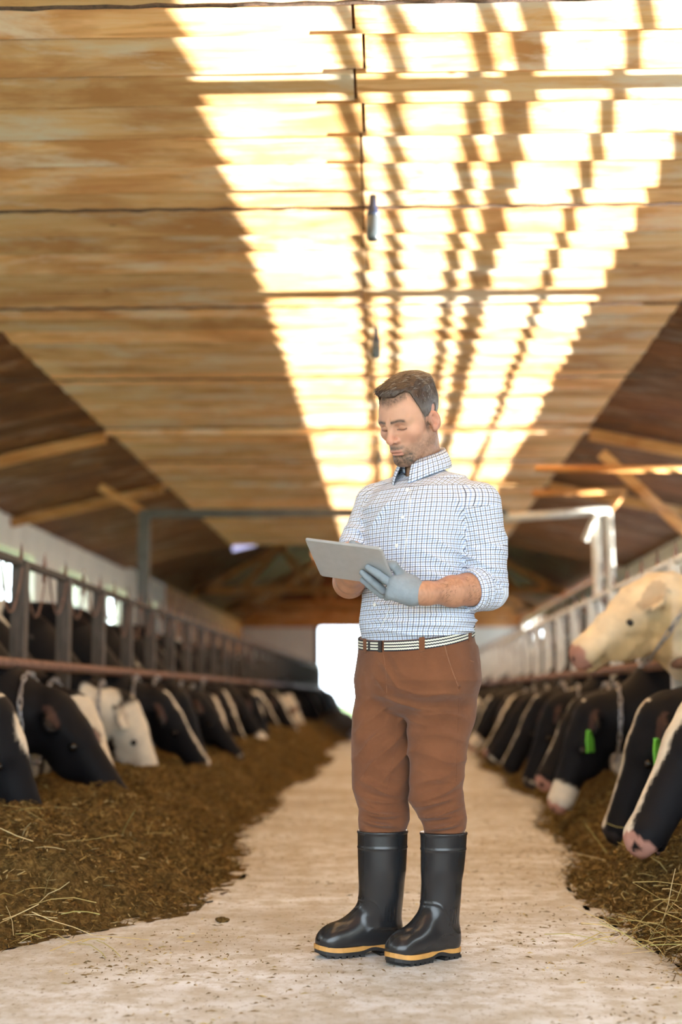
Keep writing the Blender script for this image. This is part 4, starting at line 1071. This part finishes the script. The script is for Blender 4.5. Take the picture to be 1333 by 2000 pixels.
def shirt_uv(me, V, Q):
    fc = V[Q].mean(1); q4 = V[Q]                     # per face so that a seam never smears the checks
    arm = np.zeros(len(Q), int)
    dl = chain(fc, SLEEVE_L, [.066, .064, .062, .062], .02); dr = chain(fc, SLEEVE_R, [.064, .060, .058], .02); dt = np.minimum(torso.d(fc, 2.3), cone(fc, SL, SR, .055, .055)+.02)
    dL = (EL-SL)/np.linalg.norm(EL-SL); dR = (ER-SR)/np.linalg.norm(ER-SR)
    arm[(dl < dt-.004) & ((fc-SL)@dL > .012)] = 1; arm[(dr < dt-.004) & (dr < dl) & ((fc-SR)@dR > .012)] = 2
    x, y, a, b = torso.loc(q4.reshape(-1, 3)); ang = np.arctan2(x/a, y/b).reshape(-1, 4)
    ref = ang[:, :1]; ang = np.where(ang-ref > np.pi, ang-2*np.pi, np.where(ang-ref < -np.pi, ang+2*np.pi, ang))
    UV = np.stack([ang*.150, q4[..., 2]], -1)
    nz = np.cross(q4[:, 2]-q4[:, 0], q4[:, 3]-q4[:, 1]); nz = np.abs(nz[:, 2])/(np.linalg.norm(nz, axis=1)+1e-9); topm = (nz > .72) & (arm == 0) & (fc[:, 2] > SL[2])
    UV[topm] = np.stack([(q4@frame(TH_T)[:, 0])[topm], (q4@frame(TH_T)[:, 1])[topm]], -1)
    for k, S_ in ((1, SLEEVE_L), (2, SLEEVE_R)):
        m_ = arm == k; P = q4[m_]
        best = np.full(P.shape[:2], 1e9); tt = np.zeros(P.shape[:2]); aa_ = np.zeros(P.shape[:2]); acc = 0
        for i in range(len(S_)-1):
            s0, s1 = np.asarray(S_[i]), np.asarray(S_[i+1]); d = s1-s0; L = np.linalg.norm(d); d = d/L
            t = np.clip((P-s0)@d, -.06 if i == 0 else 0, L if i < len(S_)-2 else L+.1); r_ = P-s0-t[..., None]*d
            u = np.cross(d, [0, 1, .0]); u = u/np.linalg.norm(u); w = np.cross(d, u); dist = np.linalg.norm(r_, axis=-1)
            # one segment per face
            fb = dist.mean(1, keepdims=True) < best.mean(1, keepdims=True)
            an = np.arctan2(r_@u, r_@w); an0 = an[:, :1]; an = np.where(an-an0 > np.pi, an-2*np.pi, np.where(an-an0 < -np.pi, an+2*np.pi, an))
            tt = np.where(fb, t+acc, tt); aa_ = np.where(fb, an, aa_); best = np.where(fb, dist, best); acc += L
        UV[m_] = np.stack([aa_*.062, tt], -1)
    lay = me.uv_layers.new(name='cloth'); lay.data.foreach_set('uv', UV.reshape(-1).astype(np.float32))
assert len(me.polygons) == len(Q)
shirt_uv(me, V, Q)
def check_mat():
    m, nt, b = new_mat('checked cotton')
    uvn = N(nt, 'ShaderNodeUVMap', uv_map='cloth'); sp = N(nt, 'ShaderNodeSeparateXYZ'); nt.links.new(uvn.outputs[0], sp.inputs[0])
    col = None
    def lines(out, per, off, wd):
        ad = N(nt, 'ShaderNodeMath', operation='MULTIPLY_ADD'); ad.inputs[1].default_value = 1/per; ad.inputs[2].default_value = off; nt.links.new(out, ad.inputs[0])
        fr = N(nt, 'ShaderNodeMath', operation='FRACT'); nt.links.new(ad.outputs[0], fr.inputs[0])
        pp = N(nt, 'ShaderNodeMath', operation='LESS_THAN'); pp.inputs[1].default_value = wd/per; nt.links.new(fr.outputs[0], pp.inputs[0]); return pp.outputs[0]
    c = (.72, .76, .83)
    P = .0140
    nt_c = None
    for (o, off, wd, cc, al) in ((0, 0, .0022, (.16, .27, .58), .55), (1, 0, .0022, (.16, .27, .58), .55), (0, .5, .0019, (.020, .022, .07), .85), (1, .5, .0018, (.06, .025, .04), .80), (1, .5, .0010, (.015, .018, .06), .7)):
        l = lines(sp.outputs[o], P, off, wd); mu = N(nt, 'ShaderNodeMath', operation='MULTIPLY'); mu.inputs[1].default_value = al; nt.links.new(l, mu.inputs[0])
        c = mix(nt, mu.outputs[0], c, cc)
    nt.links.new(c, b.inputs['Base Color']); b.inputs['Roughness'].default_value = .8; b.inputs['Specular IOR Level'].default_value = .2
    v = coords(nt, 'Object'); bump(nt, b, noise(nt, v, 60, 4, .6), .25, .004)
    return m
M['check'] = check_mat()
sh = link('shirt', me, M['check'], man)
# collar: a fold of cloth around the neck, open at the front
def collar():
    n = 56; rows = 7; V = []; F = []; UV = []
    Fr = frame(43); cN = NB+np.array([-.006, -.006, .012])
    for i in range(n):
        an = R_(17+326*i/(n-1)); front = math.cos(an); wing = max(0, math.cos(an))**3
        for k in range(rows):
            t = k/(rows-1)
            if t < .25: u = t/.25; rad = .0640+.002*u; z = .000+.040*u                                   # stand
            else: u = (t-.25)/.75; rad = .0660+.006*math.sin(u*math.pi)+.026*u+.014*u*wing; z = .040-(.063+.020*wing)*u+.003*math.sin(min(1, u*4)*math.pi)
            tilt = -.030*front+.012
            d = Fr@np.array([math.sin(an)*rad*.98, math.cos(an)*rad*1.03, 0]); V.append(cN+d+np.array([0, 0, z+tilt])); UV.append((an*.075, t*.085))
    for i in range(n-1):
        for k in range(rows-1): F.append((i*rows+k, i*rows+k+1, (i+1)*rows+k+1, (i+1)*rows+k))
    me = mesh_np('collar', np.array(V), np.array(F)); lay = me.uv_layers.new(name='cloth')
    for l in me.loops: lay.data[l.index].uv = UV[l.vertex_index]
    o = link('collar', me, M['check'], sh); s = o.modifiers.new('solid', 'SOLIDIFY'); s.thickness = .0025; s.offset = 0; return o
collar()
# rolled cuffs: thick bands at the sleeve ends
def cuff(a, b, ra, rb, name='rolled_cuff'):
    a, b = np.asarray(a), np.asarray(b); ax_ = (b-a)/np.linalg.norm(b-a)
    def f(p):
        d = cone(p, a-ax_*.05, b+ax_*.05, ra, rb)+.0025*np.sin(((p-a)@ax_)*260+2*vnoise(p, 30, 1)); t = (p-a)@ax_
        d = smax(d, -cone(p, a-ax_*.1, b+ax_*.1, ra-.010, rb-.010), .003)
        return smax(smax(d, -t, .004), t-np.linalg.norm(b-a), .004)
    pts = np.array([a, b]); V, Q = sdf_mesh(f, pts.min(0)-.08, pts.max(0)+.08, .004)
    me = mesh_np(name, V, Q); q4 = V[Q]; u = np.cross(ax_, [0, 1, 0.]); u /= np.linalg.norm(u); w = np.cross(ax_, u); rel = q4-a
    an = np.arctan2(rel@u, rel@w); an0 = an[:, :1]; an = np.where(an-an0 > np.pi, an-2*np.pi, np.where(an-an0 < -np.pi, an+2*np.pi, an))
    lay = me.uv_layers.new(name='cloth'); lay.data.foreach_set('uv', np.stack([an*.066, rel@ax_], -1).reshape(-1).astype(np.float32)); link(name, me, M['check'], sh)
cuff(EL*.93+WL_*.07+np.array([.004, 0, .004]), EL*.72+WL_*.28, .066, .061)
cuff(ER+np.array([.008, .004, .075]), ER+np.array([.004, .002, .035]), .062, .059)
M['button'] = simple('pearl button', (.80, .78, .74), .25)
for (x, y) in ((797, 957), (787, 1010), (776, 1066), (744, 1125), (733, 1181)):
    p = to_front(shirt, x, y); Fr = frame(42)
    bb = MB().lathe((0, 0, 0), [(.0005, .0016), (.0035, .0016), (.0055, .0022), (.006, .001), (.006, -.001), (.0005, -.001)], 14).build('button', M['button'], sh, None, True)
    bb.rotation_euler = Vector(Fr[:, 1]).to_track_quat('Z', 'Y').to_euler(); bb.location = tuple(p+Fr[:, 1]*.001)
seam('placket', shirt, [(803-12*t-16*t*t-38*t**3*.9, 948+285*t) for t in np.linspace(0, 1, 40)], .0011, M['button'], sh)
#seam('shoulder_seam', shirt, [(926-9*math.sin(t*2.6)-14*t, 943+120*t) for t in np.linspace(0, 1, 24)], .0010, M['button'], sh)

# ---- gloves
M['glove'] = simple('grey knit glove', (.235, .27, .305), .8, 0, .10, 30, .25)
TBL = dict(TL=A(593, 1051, 4.193), TR=A(743, 1070, 4.083), BL=A(629, 1125, 4.317))
e1 = TBL['TR']-TBL['TL']; e2 = TBL['BL']-TBL['TL']; nS = np.cross(e1, e2); nS /= np.linalg.norm(nS)   # nS: out of the screen
def plane_y(px, py):      # distance of the tablet's back at a measured place
    lo_, hi_ = 3.9, 4.6
    for _ in range(40):
        mid = (lo_+hi_)/2
        if (A(px, py, mid)-TBL['TL'])@nS < 0: lo_ = mid
        else: hi_ = mid
    return lo_
def gp(px, py, off): return A(px, py, plane_y(px, py))-nS*off      # a place a little off the back of the tablet
K1, K2, K3 = gp(765, 1131, .014), gp(748, 1150, .015), gp(745, 1160, .012)
fing = [([K1, gp(742, 1112, .017), gp(722, 1102, .012)], [.0128, .0115, .0095]), ([gp(752, 1146, .015), gp(728, 1123, .018), gp(711, 1113, .012)], [.0125, .0112, .0093]), ([gp(748, 1157, .010), gp(728, 1140, .012), gp(711, 1128, .010)], [.0115, .0100, .0085]), ([gp(757, 1165, .004), gp(744, 1155, -.004), gp(734, 1149, -.010)], [.0105, .0090, .0075])]
TH0 = A(808, 1140, 4.19)
def glove_l(p):
    d = chain(p, [WL_, A(806, 1158, 4.185), A(778, 1150, 4.172)], [.031, .033, .027], .02)
    d = smin(d, chain(p, [A(800, 1163, 4.18), A(765, 1160, 4.178)], [.026, .018], .02), .02)
    d = smin(d, chain(p, [A(798, 1140, 4.19), A(772, 1136, 4.168)], [.026, .018], .02), .02)
    for k, (pts, rr2) in enumerate(fing): d = smin(d, chain(p, pts, rr2, .004), .006)
    thp = [TH0, A(786, 1126, 4.205), A(764, 1114, plane_y(764, 1114))+nS*.020, A(742, 1106, plane_y(742, 1106))+nS*.016]
    d = smin(d, chain(p, thp, [.022, .0165, .0125, .0105], .008), .010)
    d = d+.0006*fbm(p, 120, 2, 2)
    ax_ = (WL_-EL)/np.linalg.norm(WL_-EL); return smax(d, -((p-(WL_-ax_*.004))@ax_), .003)
V, Q = lump(glove_l, [WL_, K1, fing[0][0][2], fing[2][0][2], A(800, 1100, 4.2)], .06, .0022)
gl_ = link('glove', mesh_np('glove', V, Q), M['glove'], man); gl_['label'] = 'grey knit glove gripping the tablet from behind'
ax_ = (WL_-EL)/np.linalg.norm(WL_-EL); u = np.cross(ax_, [0, 1, 0.]); u /= np.linalg.norm(u); w = np.cross(ax_, u)
M['cuffedge'] = simple('pale glove hem', (.42, .47, .50), .8)
MB().tube([tuple(WL_-ax_*.003+(u*math.cos(k*math.pi/14)+w*math.sin(k*math.pi/14))*.0315) for k in range(28)], .0022, 6, closed=True).build('hem', M['cuffedge'], gl_, None, True)
HR = A(690, 1100, plane_y(690, 1100))+nS*.042
def glove_r(p):
    d = chain(p, [WRI, WRI*.4+HR*.6, HR], [.031, .034, .028], .02); F_ = HR-WRI; F_ = F_/np.linalg.norm(F_); sd_ = np.cross(F_, nS); sd_ /= np.linalg.norm(sd_)
    for k, o in enumerate((-.026, -.009, .009, .026)):
        a0 = HR+sd_*o; tip = .045 if k == 0 else .022
        d = smin(d, chain(p, [a0, a0+F_*.028+nS*(.004 if k else .0), a0+F_*tip-nS*(.026 if k == 0 else .018)], [.0115, .0105, .0085], .004), .005)
    d = smin(d, chain(p, [WRI*.5+HR*.5-sd_*.02, HR-sd_*.045-F_*.01-nS*.01, HR-sd_*.042+F_*.015-nS*.022], [.016, .012, .009], .006), .008)
    ax2 = (WRI-ER)/np.linalg.norm(WRI-ER); return smax(d, -((p-(WRI-ax2*.004))@ax2), .003)
V, Q = lump(glove_r, [WRI, HR], .11, .0026)
g2 = link('glove', mesh_np('glove', V, Q), M['glove'], man)

# ---- boots
M['rubber'] = simple('black rubber', (.017, .018, .020), .22, 0, .15, 5, 0, .5)
M['sole'] = simple('black tread', (.012, .012, .013), .6, 0, .2, 30)
M['welt'] = simple('ochre sole edge', (.52, .27, .07), .55, 0, .15, 25)
def boot(toe, heel, rows, Y, th, label):
    toe, heel = np.array([*toe, 0.])-MO*[1, 1, 0], np.array([*heel, 0.])-MO*[1, 1, 0]
    L = np.linalg.norm(toe-heel); f_ = (toe-heel)/L; s_ = np.array([-f_[1], f_[0], 0]); z_ = np.array([0, 0, 1.0])
    shaft = loft_px(rows, Y, th, 1.05)
    lo_z = shaft.z[0]
    def loc(p): q = p-heel; return q@f_, q@s_, q[..., 2]
    def outline(u, grow=0):      # half width of the sole along the foot
        return np.interp(u, [-.001, .012, .03, .07, .12, .17, .205, .235, .258, .272, .279], [.004, .026, .035, .037, .035, .044, .049, .045, .033, .019, .003], left=0, right=0)
    sc_ = L/.279
    def foot(p):
        x, y, z = loc(p); x = x/sc_
        q = np.stack([x, y, z], -1)
        d = cone(q, (.046, 0, .055), (.215, 0, .050), .046, .050)
        d = smin(d, ell(q, (.228, 0, .046), (.049, .049, .039)), .02)
        d = smin(d, ell(q, (.044, 0, .060), (.042, .039, .060)), .02)
        d = smin(d, cone(q, (.070, 0, .150), (.185, 0, .060), .046, .040), .03)
        d = smin(d, cone(q, (.055, 0, .10), (.060, 0, .19), .045, .050), .03)
        d = smax(d, .030-z, .006); return smax(d, -(.0535-np.abs(y)), .01)
    def up_(p):
        d = smin(foot(p), shaft.d(p, 2.0), .030)
        zt = shaft.z[-1]
        d = d - .0022*np.exp(-((p[..., 2]-(zt-.004))/.0035)**2) - .0018*np.exp(-((p[..., 2]-(zt-.050))/.003)**2)
        # moulded ankle line and rib pad
        x, y, z = loc(p); xx = x/sc_
        ln = z-(.075+.095*sstep(.035, .125, xx)+.03*np.sin(xx*30)*0); d = d-.0014*np.exp(-(ln/.003)**2)*sstep(.0, .03, xx)*(z < .2)
        rib = ((xx > .048) & (xx < .088) & (z > .105) & (z < .155)); d = d-.0016*rib*np.maximum(0, np.sin((xx-.048)*2*np.pi/.010))
        # hollow inside, so that the rim shows its opening
        return smax(d, -(np.maximum(shaft.d(p, 2.0)+.006, zt-.10-p[..., 2])), .002)
    pts = np.array([toe, heel, [shaft.cx[-1], shaft.cy[-1], shaft.z[-1]], heel+s_*.05, heel-s_*.05, toe+s_*.05, toe-s_*.05])
    V, Q = sdf_mesh(up_, pts.min(0)-.05, pts.max(0)+[.05, .05, .012], .0036)
    t = link('boot', mesh_np('boot', V, Q), M['rubber'], man); t['label'] = label
    # welt and tread follow the outline of the foot
    us = np.concatenate([[-.001], np.linspace(.004, .272, 34), [.277, .279]])
    def band(z0, z1, g, arch, name, mat):
        V = []; F = []; n = len(us); 
        for u in us:
            w = float(outline(u))+g; ar = arch*math.exp(-((u-.105)/.030)**2)
            spring = .010*max(0, (u-.21)/.07)**2
            for y, zz in ((-w, z0), (w, z0), (w, z1), (-w, z1)): V.append(heel+f_*(u*sc_+(g if u > .2 else -g)*.6)+s_*y+z_*(zz+ar+spring))
        for i in range(n-1):
            for k in range(4): F.append((4*i+k, 4*i+(k+1) % 4, 4*i+4+(k+1) % 4, 4*i+4+k))
        F += [(0, 1, 2, 3), tuple(4*(n-1)+k for k in (3, 2, 1, 0))]
        return MB().add(V, F).build(name, mat, t)
    band(.018, .032, .005, .010, 'welt', M['welt']); so = band(.007, .019, .003, .010, 'outsole', M['sole'])
    for k in range(12):
        u = .012+.0215*k
        if .080 < u < .135: continue
        w = float(outline(u))+.002; sp_ = .010*max(0, (u-.21)/.07)**2
        MB().bar(tuple(heel+f_*(u*sc_)-s_*w+z_*(.0045+sp_)), tuple(heel+f_*(u*sc_)+s_*w+z_*(.0045+sp_)), .014, .009).build('tread_lug', M['sole'], so)
    return t
boot((-.236, 4.478), (.026, 4.582), [(1622, 699, 797), (1655, 699, 796), (1700, 700, 794), (1750, 702, 787), (1785, 708, 780), (1805, 714, 776)], 4.545, 60, 'black rubber boot on his right foot, seen side on')
boot((-.012, 4.347), (.196, 4.522), [(1625, 821, 913), (1660, 822, 911), (1700, 822, 907), (1750, 824, 898), (1790, 828, 889), (1812, 832, 884)], 4.475, 48, 'black rubber boot on his left foot, nearer to the camera')

# ================================================================== the tablet
t = empty('tablet', tuple(MO+TBL['TL']+(e1+e2)/2)); tag(t, 'slim silver tablet held up in the gloved hand of the man', 'tablet')
X_ = e1/np.linalg.norm(e1); Y_ = e2-X_*(e2@X_); Y_ /= np.linalg.norm(Y_); Wd, Ht = np.linalg.norm(e1), np.linalg.norm(e2)
RM = Matrix((tuple(X_), tuple(Y_), tuple(nS))).transposed(); t.rotation_euler = RM.to_euler()
def slab(w, h, r, z0, z1, inset=0, n=6):
    P = []
    for cx, cy, a0 in ((w/2-r, h/2-r, 0), (-w/2+r, h/2-r, 90), (-w/2+r, -h/2+r, 180), (w/2-r, -h/2+r, 270)):
        for k in range(n+1): a = R_(a0+90*k/n); P.append((cx+r*math.cos(a), cy+r*math.sin(a)))
    m_ = len(P); b = MB(); prof = [(z0, inset), (z0+(z1-z0)*.35, inset*.3), (z1, 0)]
    V = []
    for z, ins in prof:
        for x, y in P: V.append((x*(1-2*ins/w), y*(1-2*ins/h), z))
    F = [tuple(range(m_-1, -1, -1)), tuple(2*m_+k for k in range(m_))]
    for j in range(2):
        for k in range(m_): F.append((j*m_+k, j*m_+(k+1) % m_, (j+1)*m_+(k+1) % m_, (j+1)*m_+k))
    return b.add(V, F)
M['alu'] = simple('brushed aluminium', (.46, .46, .465), .42, .5, .04, 40)
M['screen'] = simple('black glass screen', (.012, .013, .016), .08)
M['bezel'] = simple('white bezel', (.75, .75, .75), .3)
slab(Wd, Ht, .010, -.0035, .0030, .004).build('back_shell', M['alu'], t)
slab(Wd-.002, Ht-.002, .009, .0030, .0036).build('bezel', M['bezel'], t)
slab(Wd-.02, Ht-.03, .003, .0036, .0039).build('screen', M['screen'], t)
